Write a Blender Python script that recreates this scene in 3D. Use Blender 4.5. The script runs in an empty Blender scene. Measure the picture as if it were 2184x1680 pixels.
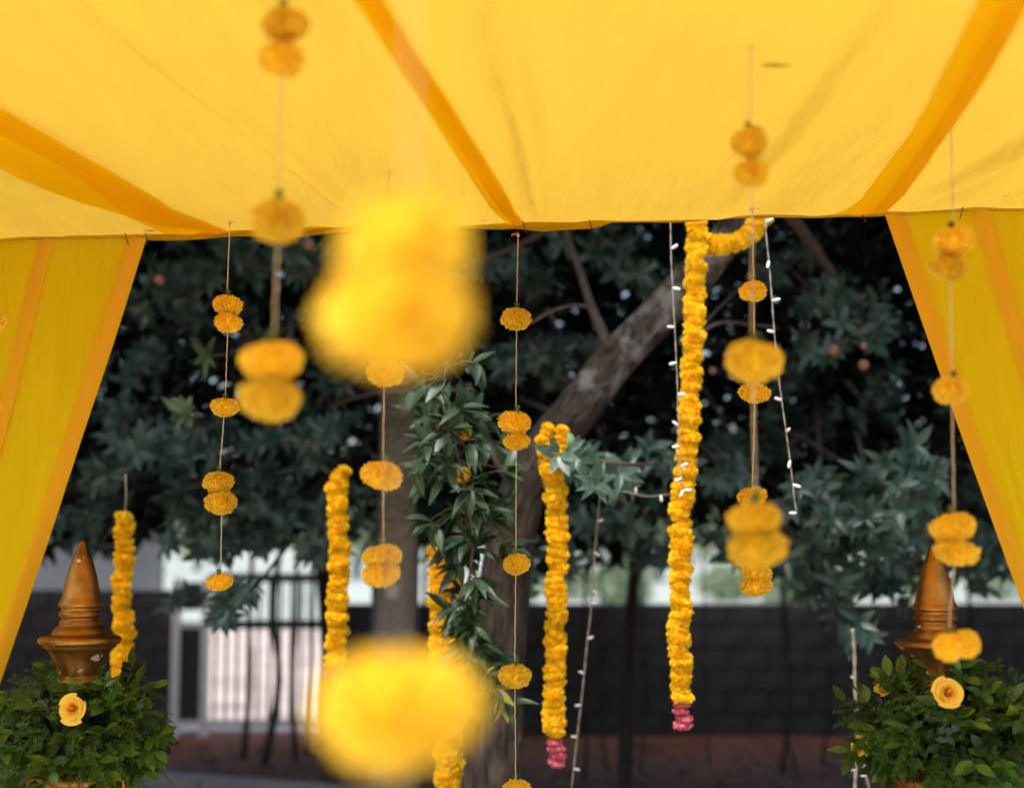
import bpy, math, random
import numpy as np
from mathutils import Vector, Matrix, Quaternion

R = math.radians
rng = np.random.default_rng(7)
random.seed(7)
scene = bpy.context.scene
COL = scene.collection

# ------------------------------------------------------------------ camera
EYE = Vector((0, 0, 1.85))
TILT = R(6.0)
FPX, CX, CY = 3033.0, 1092.0, 840.0
cam_d = bpy.data.cameras.new('camera')
cam = bpy.data.objects.new('camera', cam_d)
COL.objects.link(cam)
cam.location = EYE
cam.rotation_euler = (R(90) + TILT, 0, 0)
cam_d.lens = 50
cam_d.sensor_width = 36
cam_d.clip_start = 0.05
cam_d.clip_end = 2000
cam_d.dof.use_dof = True
cam_d.dof.focus_distance = 3.58
cam_d.dof.aperture_fstop = 1.55
scene.camera = cam

# ------------------------------------------------------------------ world and sun
SUN_EL, SUN_AZ = R(61), R(205)
world = bpy.data.worlds.new('World')
scene.world = world
world.use_nodes = True
wn = world.node_tree
bg = wn.nodes['Background']
sky = wn.nodes.new('ShaderNodeTexSky')
sky.sky_type = 'NISHITA'
sky.sun_disc = False
sky.sun_elevation = SUN_EL
sky.sun_rotation = SUN_AZ
sky.air_density = 1.0
sky.dust_density = 4.0
sky.ozone_density = 1.0
wn.links.new(sky.outputs['Color'], bg.inputs['Color'])
bg.inputs['Strength'].default_value = 0.13
sun_d = bpy.data.lights.new('sun', 'SUN')
sun_d.energy = 1.5
sun_d.angle = R(12)
sun_d.color = (1.0, 0.96, 0.9)
sun = bpy.data.objects.new('sun', sun_d)
COL.objects.link(sun)
sdir = Vector((math.sin(SUN_AZ) * math.cos(SUN_EL), math.cos(SUN_AZ) * math.cos(SUN_EL), math.sin(SUN_EL)))
sun.rotation_euler = sdir.to_track_quat('Z', 'Y').to_euler()
sun.location = (0, 0, 30)
scene.view_settings.view_transform = 'Standard'
scene.view_settings.look = 'None'
scene.view_settings.exposure = 1.33
scene.view_settings.gamma = 1.0
scene.view_settings.use_curve_mapping = False
scene.cycles.max_bounces = 8
scene.cycles.diffuse_bounces = 4
scene.cycles.transmission_bounces = 6
scene.cycles.sample_clamp_indirect = 6

# ------------------------------------------------------------------ helpers
FWD = Vector((0, math.cos(TILT), math.sin(TILT)))
UP = Vector((0, -math.sin(TILT), math.cos(TILT)))


def ray(u, v):
    return Vector((1, 0, 0)) * ((u - CX) / FPX) + UP * (-(v - CY) / FPX) + FWD


def P(u, v, Y):
    """the point seen at (u, v) that stands Y metres ahead"""
    d = ray(u, v)
    return EYE + d * (Y / d.y)


def at_z(u, v, z):
    d = ray(u, v)
    return EYE + d * ((z - EYE.z) / d.z)


def tag(o, label=None, cat=None, group=None, kind=None):
    if label: o['label'] = label
    if cat: o['category'] = cat
    if group: o['group'] = group
    if kind: o['kind'] = kind
    return o


def empty(name, loc, label=None, cat=None, group=None):
    o = bpy.data.objects.new(name, None)
    o.empty_display_size = 0.1
    o.location = loc
    COL.objects.link(o)
    return tag(o, label, cat, group)


def link(name, me, parent=None, mw=None):
    """mw is the wanted world matrix; parents are unrotated empties or plain meshes"""
    o = bpy.data.objects.new(name, me)
    COL.objects.link(o)
    if mw is None: mw = Matrix.Identity(4)
    if parent is not None:
        o.parent = parent
        o.matrix_basis = wmat(parent).inverted() @ mw
    else:
        o.matrix_basis = mw
    return o


def wmat(o):
    m = o.matrix_basis.copy()
    p = o.parent
    while p is not None:
        m = p.matrix_basis @ m
        p = p.parent
    return m


def vnoise(x, seed=0):
    x = np.asarray(x, float); i = np.floor(x).astype(int); f = x - i; f = f * f * (3 - 2 * f)
    h = lambda n: np.modf(np.abs(np.sin((n + seed * 57.3) * 12.9898) * 43758.5453))[0]
    return h(i) * (1 - f) + h(i + 1) * f


class MB:
    def __init__(self):
        self.v = []; self.f = []; self.n = 0

    def add(self, verts, faces):
        verts = np.asarray(verts, dtype=float).reshape(-1, 3)
        o = self.n
        self.v.append(verts)
        self.f.extend([tuple(i + o for i in f) for f in faces])
        self.n += len(verts)
        return self

    def box(self, c, s, rz=0.0):
        c = np.array(c); s = np.array(s) / 2
        k = np.array([(-1, -1, -1), (1, -1, -1), (1, 1, -1), (-1, 1, -1), (-1, -1, 1), (1, -1, 1), (1, 1, 1), (-1, 1, 1)]) * s
        cs, sn = math.cos(rz), math.sin(rz)
        k = np.stack([k[:, 0] * cs - k[:, 1] * sn, k[:, 0] * sn + k[:, 1] * cs, k[:, 2]], 1) + c
        return self.add(k, [(0, 3, 2, 1), (4, 5, 6, 7), (0, 1, 5, 4), (1, 2, 6, 5), (2, 3, 7, 6), (3, 0, 4, 7)])

    def tube(self, pts, rad, n=8, jitter=0.0, cap=True):
        pts = [Vector(p) for p in pts]
        if not hasattr(rad, '__len__'): rad = [rad] * len(pts)
        t0 = (pts[1] - pts[0]).normalized()
        ref = Vector((0, 0, 1)) if abs(t0.z) < 0.9 else Vector((1, 0, 0))
        a = t0.cross(ref).normalized()
        V = []
        for i, p in enumerate(pts):
            t = (pts[min(i + 1, len(pts) - 1)] - pts[max(i - 1, 0)]).normalized()
            a = (a - t * a.dot(t)).normalized()
            b = t.cross(a)
            for k in range(n):
                th = 2 * math.pi * k / n
                r = rad[i] * (1 + (random.uniform(-jitter, jitter) if jitter else 0))
                V.append(p + (a * math.cos(th) + b * math.sin(th)) * r)
        F = []
        for i in range(len(pts) - 1):
            for k in range(n):
                F.append((i * n + k, i * n + (k + 1) % n, (i + 1) * n + (k + 1) % n, (i + 1) * n + k))
        if cap:
            F.append(tuple(reversed(range(n))))
            F.append(tuple((len(pts) - 1) * n + k for k in range(n)))
        return self.add([tuple(x) for x in V], F)

    def lathe(self, prof, c=(0, 0, 0), n=40):
        V = []
        for r, z in prof:
            for k in range(n):
                th = 2 * math.pi * k / n
                V.append((c[0] + r * math.cos(th), c[1] + r * math.sin(th), c[2] + z))
        F = []
        for i in range(len(prof) - 1):
            for k in range(n):
                F.append((i * n + k, i * n + (k + 1) % n, (i + 1) * n + (k + 1) % n, (i + 1) * n + k))
        F.append(tuple(reversed(range(n))))
        F.append(tuple((len(prof) - 1) * n + k for k in range(n)))
        return self.add(V, F)

    def grid(self, G):
        G = np.asarray(G, dtype=float)
        a, b = G.shape[:2]
        F = [(i * b + j, i * b + j + 1, (i + 1) * b + j + 1, (i + 1) * b + j) for i in range(a - 1) for j in range(b - 1)]
        return self.add(G.reshape(-1, 3), F)

    def inst(self, base_v, base_f, mats):
        """many transformed copies of one small mesh, joined"""
        base_v = np.asarray(base_v, dtype=float)
        for m in mats:
            m = np.asarray(m)
            self.add(base_v @ m[:3, :3].T + m[:3, 3], base_f)
        return self

    def mesh(self, name, mat, smooth=True):
        me = bpy.data.meshes.new(name)
        v = np.concatenate(self.v) if self.v else np.zeros((0, 3))
        me.from_pydata(v.tolist(), [], self.f)
        if smooth:
            me.polygons.foreach_set('use_smooth', [True] * len(me.polygons))
        if mat: me.materials.append(mat)
        me.update()
        return me

    def build(self, name, mat, parent=None, smooth=True, origin=None):
        """world-space vertices; the object's origin is moved to `origin` or to the centre of its base"""
        v = np.concatenate(self.v)
        if origin is None:
            lo, hi = v.min(0), v.max(0)
            origin = ((lo[0] + hi[0]) / 2, (lo[1] + hi[1]) / 2, lo[2])
        self.v = [v - np.array(origin)]
        return link(name, self.mesh(name, mat, smooth), parent, Matrix.Translation(origin))


def smooth_path(pts, per=6):
    """Catmull-Rom through 3-D points"""
    p = [Vector(q) for q in pts]
    p = [p[0] * 2 - p[1]] + p + [p[-1] * 2 - p[-2]]
    out = []
    for i in range(1, len(p) - 2):
        for k in range(per):
            t = k / per
            a, b, c, d = p[i - 1], p[i], p[i + 1], p[i + 2]
            out.append(0.5 * ((2 * b) + (c - a) * t + (2 * a - 5 * b + 4 * c - d) * t * t + (3 * b - a - 3 * c + d) * t ** 3))
    out.append(p[-2])
    return out


def resample(path, step):
    path = [Vector(q) for q in path]
    out = [path[0].copy()]
    acc = 0.0
    for a, b in zip(path[:-1], path[1:]):
        L = (b - a).length
        if L < 1e-9: continue
        pos = step - acc
        while pos <= L:
            out.append(a.lerp(b, pos / L))
            pos += step
        acc = (acc + L) % step if step > 0 else 0
        acc = L - (pos - step)
    return out


def basis(x, z_hint):
    """rotation matrix whose X axis is x and whose Z leans towards z_hint"""
    x = Vector(x).normalized()
    y = Vector(z_hint).cross(x)
    if y.length < 1e-5: y = Vector((0, 1, 0.1)).cross(x)
    y.normalize()
    z = x.cross(y)
    return Matrix((x, y, z)).transposed()


# ------------------------------------------------------------------ materials
def new_mat(name):
    m = bpy.data.materials.new(name)
    m.use_nodes = True
    nt = m.node_tree
    return m, nt, nt.nodes['Principled BSDF'], nt.nodes['Material Output']


def noise(nt, scale, detail=4, rough=0.55, coord='Object', vec_scale=None, rot=None):
    tc = nt.nodes.new('ShaderNodeTexCoord')
    n = nt.nodes.new('ShaderNodeTexNoise')
    n.inputs['Scale'].default_value = scale
    n.inputs['Detail'].default_value = detail
    n.inputs['Roughness'].default_value = rough
    src = tc.outputs[coord]
    if vec_scale or rot:
        mp = nt.nodes.new('ShaderNodeMapping')
        if vec_scale: mp.inputs['Scale'].default_value = vec_scale
        if rot: mp.inputs['Rotation'].default_value = rot
        nt.links.new(src, mp.inputs['Vector'])
        src = mp.outputs['Vector']
    nt.links.new(src, n.inputs['Vector'])
    return n.outputs['Fac']


def ramp(nt, fac, stops):
    r = nt.nodes.new('ShaderNodeValToRGB')
    while len(r.color_ramp.elements) < len(stops): r.color_ramp.elements.new(0.5)
    for e, (p, c) in zip(r.color_ramp.elements, stops):
        e.position = p
        e.color = (*c, 1) if len(c) == 3 else c
    nt.links.new(fac, r.inputs['Fac'])
    return r.outputs['Color']


def mixc(nt, fac, a, b):
    m = nt.nodes.new('ShaderNodeMix')
    m.data_type = 'RGBA'
    for s, val in ((m.inputs[0], fac), (m.inputs[6], a), (m.inputs[7], b)):
        if hasattr(val, 'node'): nt.links.new(val, s)
        elif isinstance(val, (int, float)): s.default_value = val
        else: s.default_value = (*val, 1)
    return m.outputs[2]


def bump(nt, height, strength=0.3, dist=0.01):
    b = nt.nodes.new('ShaderNodeBump')
    b.inputs['Strength'].default_value = strength
    b.inputs['Distance'].default_value = dist
    nt.links.new(height, b.inputs['Height'])
    return b.outputs['Normal']


def rand_info(nt):
    return nt.nodes.new('ShaderNodeObjectInfo').outputs['Random']


def simple(name, c1, c2, scale=8, rough=0.8, metallic=0.0, bump_s=0.2, bump_d=0.01, coord='Object', vec_scale=None, rot=None, detail=5):
    m, nt, b, out = new_mat(name)
    f = noise(nt, scale, detail, coord=coord, vec_scale=vec_scale, rot=rot)
    nt.links.new(ramp(nt, f, [(0.3, c1), (0.7, c2)]), b.inputs['Base Color'])
    b.inputs['Roughness'].default_value = rough
    b.inputs['Metallic'].default_value = metallic
    if bump_s: nt.links.new(bump(nt, f, bump_s, bump_d), b.inputs['Normal'])
    return m


def cloth(name, refl, trans, mix=0.55, weave=900, wrinkle_scale=(1, 1, 1), wr=0.25):
    """thin translucent woven cloth"""
    m, nt, b, out = new_mat(name)
    nt.nodes.remove(b)
    d = nt.nodes.new('ShaderNodeBsdfDiffuse')
    t = nt.nodes.new('ShaderNodeBsdfTranslucent')
    mx = nt.nodes.new('ShaderNodeMixShader')
    mx.inputs[0].default_value = mix
    blot = noise(nt, 2.2, 3, vec_scale=wrinkle_scale)
    k = ramp(nt, blot, [(0.3, (0.93, 0.92, 0.9)), (0.7, (1, 1, 1))])
    for sh, c in ((d, refl), (t, trans)):
        mm = nt.nodes.new('ShaderNodeMix'); mm.data_type = 'RGBA'; mm.blend_type = 'MULTIPLY'
        mm.inputs[0].default_value = 1
        nt.links.new(k, mm.inputs[6]); mm.inputs[7].default_value = (*c, 1)
        nt.links.new(mm.outputs[2], sh.inputs['Color'])
    h1 = noise(nt, 9, 3, vec_scale=wrinkle_scale)
    h2 = noise(nt, weave, 2)
    ad = nt.nodes.new('ShaderNodeMath'); ad.operation = 'MULTIPLY_ADD'
    nt.links.new(h2, ad.inputs[0]); ad.inputs[1].default_value = 0.06
    nt.links.new(h1, ad.inputs[2])
    nb = bump(nt, ad.outputs[0], wr, 0.012)
    nt.links.new(nb, d.inputs['Normal']); nt.links.new(nb, t.inputs['Normal'])
    nt.links.new(d.outputs[0], mx.inputs[1]); nt.links.new(t.outputs[0], mx.inputs[2])
    nt.links.new(mx.outputs[0], out.inputs['Surface'])
    return m


def petal_mat(name, c1, c2, trans=0.35, rough=0.6, scale=60, per_obj=0.09):
    m, nt, b, out = new_mat(name)
    f = noise(nt, scale, 3)
    c = ramp(nt, f, [(0.3, c1), (0.7, c2)])
    hv = nt.nodes.new('ShaderNodeHueSaturation')
    nt.links.new(c, hv.inputs['Color'])
    mr = nt.nodes.new('ShaderNodeMapRange')
    nt.links.new(rand_info(nt), mr.inputs['Value'])
    mr.inputs['To Min'].default_value = 1 - per_obj; mr.inputs['To Max'].default_value = 1 + per_obj
    nt.links.new(mr.outputs[0], hv.inputs['Value'])
    nt.links.new(hv.outputs[0], b.inputs['Base Color'])
    b.inputs['Roughness'].default_value = rough
    b.inputs['Specular IOR Level'].default_value = 0.25
    t = nt.nodes.new('ShaderNodeBsdfTranslucent')
    nt.links.new(hv.outputs[0], t.inputs['Color'])
    mx = nt.nodes.new('ShaderNodeMixShader'); mx.inputs[0].default_value = trans
    nt.links.new(b.outputs[0], mx.inputs[1]); nt.links.new(t.outputs[0], mx.inputs[2])
    nt.links.new(mx.outputs[0], out.inputs['Surface'])
    return m


def leaf_mat(name, c1, c2, rough=0.4, trans=0.15, spec=0.5, scale=6.0, tcol=None, per_obj=0.3):
    m, nt, b, out = new_mat(name)
    f = noise(nt, scale, 4)
    ad = nt.nodes.new('ShaderNodeMath'); ad.operation = 'MULTIPLY_ADD'
    nt.links.new(rand_info(nt), ad.inputs[0]); ad.inputs[1].default_value = per_obj; nt.links.new(f, ad.inputs[2])
    sb = nt.nodes.new('ShaderNodeMath'); sb.operation = 'SUBTRACT'
    nt.links.new(ad.outputs[0], sb.inputs[0]); sb.inputs[1].default_value = per_obj / 2
    c = ramp(nt, sb.outputs[0], [(0.3, c1), (0.7, c2)])
    nt.links.new(c, b.inputs['Base Color'])
    b.inputs['Roughness'].default_value = rough
    b.inputs['Specular IOR Level'].default_value = spec
    t = nt.nodes.new('ShaderNodeBsdfTranslucent')
    t.inputs['Color'].default_value = (*(tcol or (c2[0] * 1.6, c2[1] * 1.8, c2[2] * 0.7)), 1)
    mx = nt.nodes.new('ShaderNodeMixShader'); mx.inputs[0].default_value = trans
    nt.links.new(b.outputs[0], mx.inputs[1]); nt.links.new(t.outputs[0], mx.inputs[2])
    nt.links.new(mx.outputs[0], out.inputs['Surface'])
    return m


def gilt_mat():
    m, nt, b, out = new_mat('gilt_paint')
    f = noise(nt, 14, 6, 0.6)
    c = ramp(nt, f, [(0.25, (0.09, 0.035, 0.008)), (0.5, (0.3, 0.13, 0.024)), (0.75, (0.5, 0.24, 0.046))])
    chip = noise(nt, 15, 7, 0.66, vec_scale=(1, 1, 1.8))
    ch = ramp(nt, chip, [(0.625, (0, 0, 0)), (0.64, (1, 1, 1))])
    nt.links.new(mixc(nt, ch, c, (0.5, 0.42, 0.33)), b.inputs['Base Color'])
    inv = nt.nodes.new('ShaderNodeMath'); inv.operation = 'MULTIPLY_ADD'
    nt.links.new(ch, inv.inputs[0]); inv.inputs[1].default_value = -0.85; inv.inputs[2].default_value = 0.85
    nt.links.new(inv.outputs[0], b.inputs['Metallic'])
    b.inputs['Roughness'].default_value = 0.34
    fine = noise(nt, 120, 4)
    nt.links.new(bump(nt, fine, 0.25, 0.002), b.inputs['Normal'])
    return m


def bark_mat(name, c1, c2, lichen, ls=0.62, up=0.0):
    """bark whose ridges run along the limb (UV: around, along in metres)"""
    m, nt, b, out = new_mat(name)
    f = noise(nt, 1.0, 7, 0.65, coord='UV', vec_scale=(55, 9, 1))
    f2 = noise(nt, 1.0, 4, 0.6, coord='UV', vec_scale=(14, 5, 1))
    ad = nt.nodes.new('ShaderNodeMath'); ad.operation = 'MULTIPLY_ADD'
    nt.links.new(f2, ad.inputs[0]); ad.inputs[1].default_value = 0.5; nt.links.new(f, ad.inputs[2])
    c = ramp(nt, ad.outputs[0], [(0.6, c1), (0.9, c2)])
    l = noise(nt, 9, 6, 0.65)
    if up:  # pale lichen thins downward, standing in for shade on the lower trunk
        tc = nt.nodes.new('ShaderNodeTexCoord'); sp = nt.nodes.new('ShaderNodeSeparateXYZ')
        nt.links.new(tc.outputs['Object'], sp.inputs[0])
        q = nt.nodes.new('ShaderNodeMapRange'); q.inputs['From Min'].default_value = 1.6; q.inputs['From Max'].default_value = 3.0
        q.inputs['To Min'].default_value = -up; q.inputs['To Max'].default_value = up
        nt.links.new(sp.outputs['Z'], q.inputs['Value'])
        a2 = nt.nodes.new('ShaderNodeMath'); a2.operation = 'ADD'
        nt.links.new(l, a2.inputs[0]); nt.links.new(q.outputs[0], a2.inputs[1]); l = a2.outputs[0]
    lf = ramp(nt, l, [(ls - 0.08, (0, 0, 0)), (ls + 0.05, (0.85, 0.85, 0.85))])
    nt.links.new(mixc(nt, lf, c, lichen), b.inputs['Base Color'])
    b.inputs['Roughness'].default_value = 0.85
    nt.links.new(bump(nt, ad.outputs[0], 1.0, 0.025), b.inputs['Normal'])
    return m


def add_uv(me, n, rings, length, radius):
    """UVs of a tube of n sides: around and along, in metres"""
    uv = me.uv_layers.new(name='UVMap')
    for p in me.polygons:
        ks = [me.loops[li].vertex_index for li in p.loop_indices]
        seam = any(k % n == 0 for k in ks) and any(k % n == n - 1 for k in ks)
        for li, k in zip(p.loop_indices, ks):
            a = k % n
            if seam and a == 0: a = n
            uv.data[li].uv = (a / n * 2 * math.pi * radius, (k // n) / max(1, rings - 1) * length)


M = {}
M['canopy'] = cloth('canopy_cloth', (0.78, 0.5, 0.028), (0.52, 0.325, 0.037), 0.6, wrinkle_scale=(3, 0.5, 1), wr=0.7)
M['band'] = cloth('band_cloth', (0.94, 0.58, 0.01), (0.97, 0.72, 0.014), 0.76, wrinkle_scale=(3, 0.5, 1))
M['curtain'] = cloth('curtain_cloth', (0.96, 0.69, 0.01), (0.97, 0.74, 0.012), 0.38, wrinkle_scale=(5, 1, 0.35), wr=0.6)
M['hem'] = cloth('hem_cloth', (0.95, 0.56, 0.03), (0.95, 0.56, 0.03), 0.48, wrinkle_scale=(3, 1, 0.5))
M['marigold'] = petal_mat('marigold_petal', (0.99, 0.69, 0.04), (0.99, 0.78, 0.095), 0.44)
M['marigold_deep'] = petal_mat('marigold_core', (0.95, 0.58, 0.006), (0.96, 0.64, 0.01), 0.1)
M['garland'] = petal_mat('garland_petal', (0.98, 0.66, 0.014), (0.99, 0.76, 0.035), 0.4)
M['pink'] = petal_mat('pink_petal', (0.72, 0.16, 0.25), (0.85, 0.3, 0.4), 0.3)
M['rose'] = petal_mat('rose_petal', (0.96, 0.6, 0.05), (0.97, 0.7, 0.09), 0.2, scale=20, per_obj=0.06)
M['rose_heart'] = petal_mat('rose_heart_petal', (0.96, 0.48, 0.035), (0.97, 0.55, 0.05), 0.22, scale=20, per_obj=0.06)
M['calyx'] = simple('calyx_green', (0.06, 0.12, 0.015), (0.1, 0.18, 0.03), 30, 0.6)
M['twine'] = petal_mat('jute_twine', (0.72, 0.6, 0.4), (0.85, 0.74, 0.55), 0.45, 0.9, 300, 0.05)
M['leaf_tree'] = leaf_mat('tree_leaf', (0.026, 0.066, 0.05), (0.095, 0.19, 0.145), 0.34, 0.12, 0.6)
M['leaf_painted_shade'] = leaf_mat('tree_leaf_painted_shade', (0.008, 0.016, 0.013), (0.016, 0.03, 0.024), 0.6, 0.02, 0.1)  # darkened tree leaf: the shade of deep crowns is put into the colour
M['leaf_young'] = leaf_mat('young_tree_leaf', (0.07, 0.12, 0.04), (0.11, 0.18, 0.06), 0.4, 0.2, 0.5)
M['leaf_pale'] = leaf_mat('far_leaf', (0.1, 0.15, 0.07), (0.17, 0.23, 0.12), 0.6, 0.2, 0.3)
M['leaf_vine'] = leaf_mat('vine_leaf', (0.015, 0.04, 0.018), (0.04, 0.085, 0.04), 0.42, 0.1, 0.4)
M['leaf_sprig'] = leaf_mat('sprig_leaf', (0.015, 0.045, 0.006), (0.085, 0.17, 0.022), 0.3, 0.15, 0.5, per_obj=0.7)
M['leaf_inner_shade'] = leaf_mat('inner_leaf_painted_shade', (0.01, 0.028, 0.005), (0.03, 0.065, 0.01), 0.4, 0.05, 0.4)  # sprig leaf darkened, with the shade inside the ruff painted in
M['leaf_yellow'] = leaf_mat('yellowing_leaf', (0.3, 0.28, 0.04), (0.4, 0.36, 0.08), 0.5, 0.2, 0.4)
M['fern'] = leaf_mat('fern_needle', (0.02, 0.05, 0.005), (0.085, 0.16, 0.016), 0.5, 0.15, 0.3)
M['stem'] = simple('green_stem', (0.06, 0.07, 0.02), (0.1, 0.1, 0.04), 20, 0.7)
M['twig'] = simple('twig_bark', (0.07, 0.055, 0.046), (0.13, 0.105, 0.09), 30, 0.85)
M['dry'] = simple('dry_leaf', (0.1, 0.05, 0.015), (0.18, 0.09, 0.03), 40, 0.8)
M['gilt'] = gilt_mat()
M['bark'] = bark_mat('lichened_bark_painted_shade', (0.012, 0.009, 0.007), (0.125, 0.098, 0.073), (0.32, 0.31, 0.275), ls=0.6, up=0.09)
M['bark_dark'] = bark_mat('dark_bark', (0.025, 0.02, 0.016), (0.05, 0.04, 0.033), (0.08, 0.08, 0.07), ls=0.75)
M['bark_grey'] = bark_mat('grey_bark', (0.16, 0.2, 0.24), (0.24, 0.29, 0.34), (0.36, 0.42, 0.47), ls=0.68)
M['fruit'] = simple('brown_fruit', (0.3, 0.15, 0.09), (0.42, 0.24, 0.16), 30, 0.75)
M['green_fruit'] = simple('green_fruit', (0.16, 0.3, 0.12), (0.26, 0.42, 0.2), 12, 0.5)
M['soil'] = simple('red_soil', (0.1, 0.027, 0.01), (0.19, 0.06, 0.023), 1.3, 0.95, bump_s=0.6, bump_d=0.05, detail=8)
M['paving'] = simple('pale_pink_paving', (0.3, 0.24, 0.2), (0.6, 0.5, 0.45), 0.9, 0.85, bump_s=0.1)
M['road'] = simple('pale_dusty_road', (0.25, 0.285, 0.25), (0.36, 0.395, 0.35), 0.15, 0.9, bump_s=0.1)
M['floor'] = simple('cream_bounce_floor', (0.74, 0.71, 0.65), (0.8, 0.78, 0.72), 2, 0.9, bump_s=0.1)
M['kerb'] = simple('kerb_concrete', (0.27, 0.26, 0.25), (0.4, 0.38, 0.36), 5, 0.9)
M['block'] = simple('grey_block', (0.018, 0.019, 0.022), (0.04, 0.041, 0.047), 6, 0.92, bump_s=0.5)
M['mortar'] = simple('dark_mortar', (0.006, 0.006, 0.007), (0.012, 0.012, 0.013), 10, 0.95)
M['wall_far'] = simple('pale_render', (0.048, 0.058, 0.066), (0.074, 0.085, 0.094), 0.8, 0.9)
M['gate_pale'] = simple('pale_gate_paint', (0.62, 0.66, 0.7), (0.74, 0.77, 0.8), 4, 0.5)
M['gate_dark'] = simple('dark_gate_paint', (0.02, 0.024, 0.03), (0.04, 0.045, 0.052), 8, 0.5)
M['grass'] = leaf_mat('grass_blade', (0.04, 0.08, 0.02), (0.08, 0.14, 0.04), 0.6, 0.15, 0.3)
M['wire'] = simple('pale_wire', (0.27, 0.23, 0.19), (0.38, 0.33, 0.28), 60, 0.6)
M['bulb'] = simple('white_bulb', (0.75, 0.75, 0.76), (0.85, 0.85, 0.86), 30, 0.35)
M['paper'] = simple('white_paper', (0.7, 0.72, 0.7), (0.8, 0.82, 0.8), 10, 0.7)
M['pole'] = simple('pole_paint', (0.3, 0.3, 0.3), (0.4, 0.4, 0.4), 10, 0.5, metallic=0.3)
M['stitch'] = simple('dark_thread', (0.05, 0.02, 0.01), (0.09, 0.04, 0.02), 100, 0.9)
M['orange_thread'] = simple('orange_thread', (0.7, 0.25, 0.02), (0.85, 0.35, 0.04), 100, 0.9)

# ================================================================== SETTING: ground, street, kerb
def sheet(name, x0, x1, y0, y1, z, mat, nx=2, ny=2):
    g = MB()
    X = np.linspace(x0, x1, nx); Yv = np.linspace(y0, y1, ny)
    G = np.zeros((ny, nx, 3))
    G[..., 0] = X[None]; G[..., 1] = Yv[:, None]; G[..., 2] = z
    g.grid(G)
    o = g.build(name, mat, smooth=False)
    return tag(o, kind='structure')


sheet('ground', -600, 600, -300, 900, 0.0, M['soil'])
sheet('road', -300, 300, 33, 600, 0.008, M['road'])
sheet('pavement', -60, 60, 14.35, 33, 0.004, M['paving'])

sheet('bounce_floor', -3.2, 3.2, -9, 3.2, 0.004, M['floor'])  # unseen pale floor, added to bounce light up onto the flowers
ka, kb = P(330, 1628, 11.0), P(890, 1668, 10.2)
kdir = Vector((kb.x - ka.x, kb.y - ka.y, 0)).normalized()
kerb = empty('kerb', (ka.x, ka.y, 0)); tag(kerb, kind='structure')
kl = 0.9
kmb = MB().box((0, 0, 0.065), (kl - 0.02, 0.16, 0.13))
kme = kmb.mesh('kerb_stone', M['kerb'], False)
for i in range(-4, 9):
    c = Vector((ka.x, ka.y, 0)) + kdir * (i * kl)
    link('kerb_stone', kme, kerb, Matrix.Translation(c + Vector((0, random.uniform(-.008, .008), random.uniform(-.006, .002)))) @ Matrix.Rotation(math.atan2(kdir.y, kdir.x), 4, 'Z'))
# grass in front of the kerb
g = MB()
for i in range(2600):
    s = random.uniform(-3.5, 4.0); t = random.uniform(0.12, 1.6)
    p = Vector((ka.x, ka.y, 0)) + kdir * s + Vector((kdir.y, -kdir.x, 0)) * t
    h = random.uniform(0.04, 0.13); a = random.uniform(0, 6.28)
    d = Vector((math.cos(a), math.sin(a), 0))
    lean = Vector((random.uniform(-.05, .05), random.uniform(-.05, .05), h))
    g.add([p - d * .006, p + d * .006, p + lean], [(0, 1, 2)])
tag(g.build('grass', M['grass'], smooth=False), kind='stuff')
# leaf litter on the soil by the kerb
g = MB()
for i in range(2600):
    p = Vector((random.uniform(-5, 5), random.uniform(10.6, 13.6), random.uniform(0.005, 0.03)))
    a = random.uniform(0, 6.28); s = random.uniform(.03, .08)
    d = Vector((math.cos(a), math.sin(a), random.uniform(-.1, .3))) * s; e = Vector((-math.sin(a), math.cos(a), .2)) * s * .4
    g.add([p - d, p + e, p + d, p - e], [(0, 1, 2, 3)])
tag(g.build('leaf_litter', M['dry'], smooth=False), kind='stuff')

# ================================================================== block walls at the back
WY = 14.0


def block_wall(u0, u1, v_top, label, group='block walls at the back'):
    a, b = P(u0, v_top, WY), P(u1, v_top, WY)
    H = a.z
    w = empty('block_wall', ((a.x + b.x) / 2, WY, 0), label, 'wall', group)
    MB().box(((a.x + b.x) / 2, WY + 0.1, H / 2 - 0.01), (b.x - a.x - 0.01, 0.16, H - 0.02)).build('mortar_core', M['mortar'], w, False)
    rows = max(1, round(H / 0.205)); rh = H / rows
    bl = 0.40
    me = MB().box((0, 0, 0), (bl - 0.016, 0.2, rh - 0.014)).mesh('block', M['block'], False)
    half = MB().box((0, 0, 0), (bl / 2 - 0.016, 0.2, rh - 0.014)).mesh('half_block', M['block'], False)
    n = round((b.x - a.x) / bl); bl2 = (b.x - a.x) / n
    for r in range(rows):
        off = 0 if r % 2 == 0 else bl2 / 2
        z = rh * (r + .5)
        for k in range(n + 1):
            x = a.x + (k + .5) * bl2 - off
            jit = Vector((0, random.uniform(-.006, .006), 0))
            if r % 2 and k in (0, n):
                x = a.x + bl2 / 4 if k == 0 else b.x - bl2 / 4
                link('block', half, w, Matrix.Translation(Vector((x, WY + .1, z)) + jit))
            elif k < n or r % 2:
                if r % 2 == 0 or 0 < k < n:
                    link('block', me, w, Matrix.Translation(Vector((x, WY + .1, z)) + jit))
    return w


block_wall(-330, 368, 1257, 'dark grey block wall left of the pale metal gate')
block_wall(712, 2560, 1287, 'long dark grey block wall behind the tree trunks, right of the gate')

# gate in the gap
gz = P(540, 1232, WY).z


def gx(u): return P(u, 1300, WY).x


def gzv(v): return P(540, v, WY).z


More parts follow.
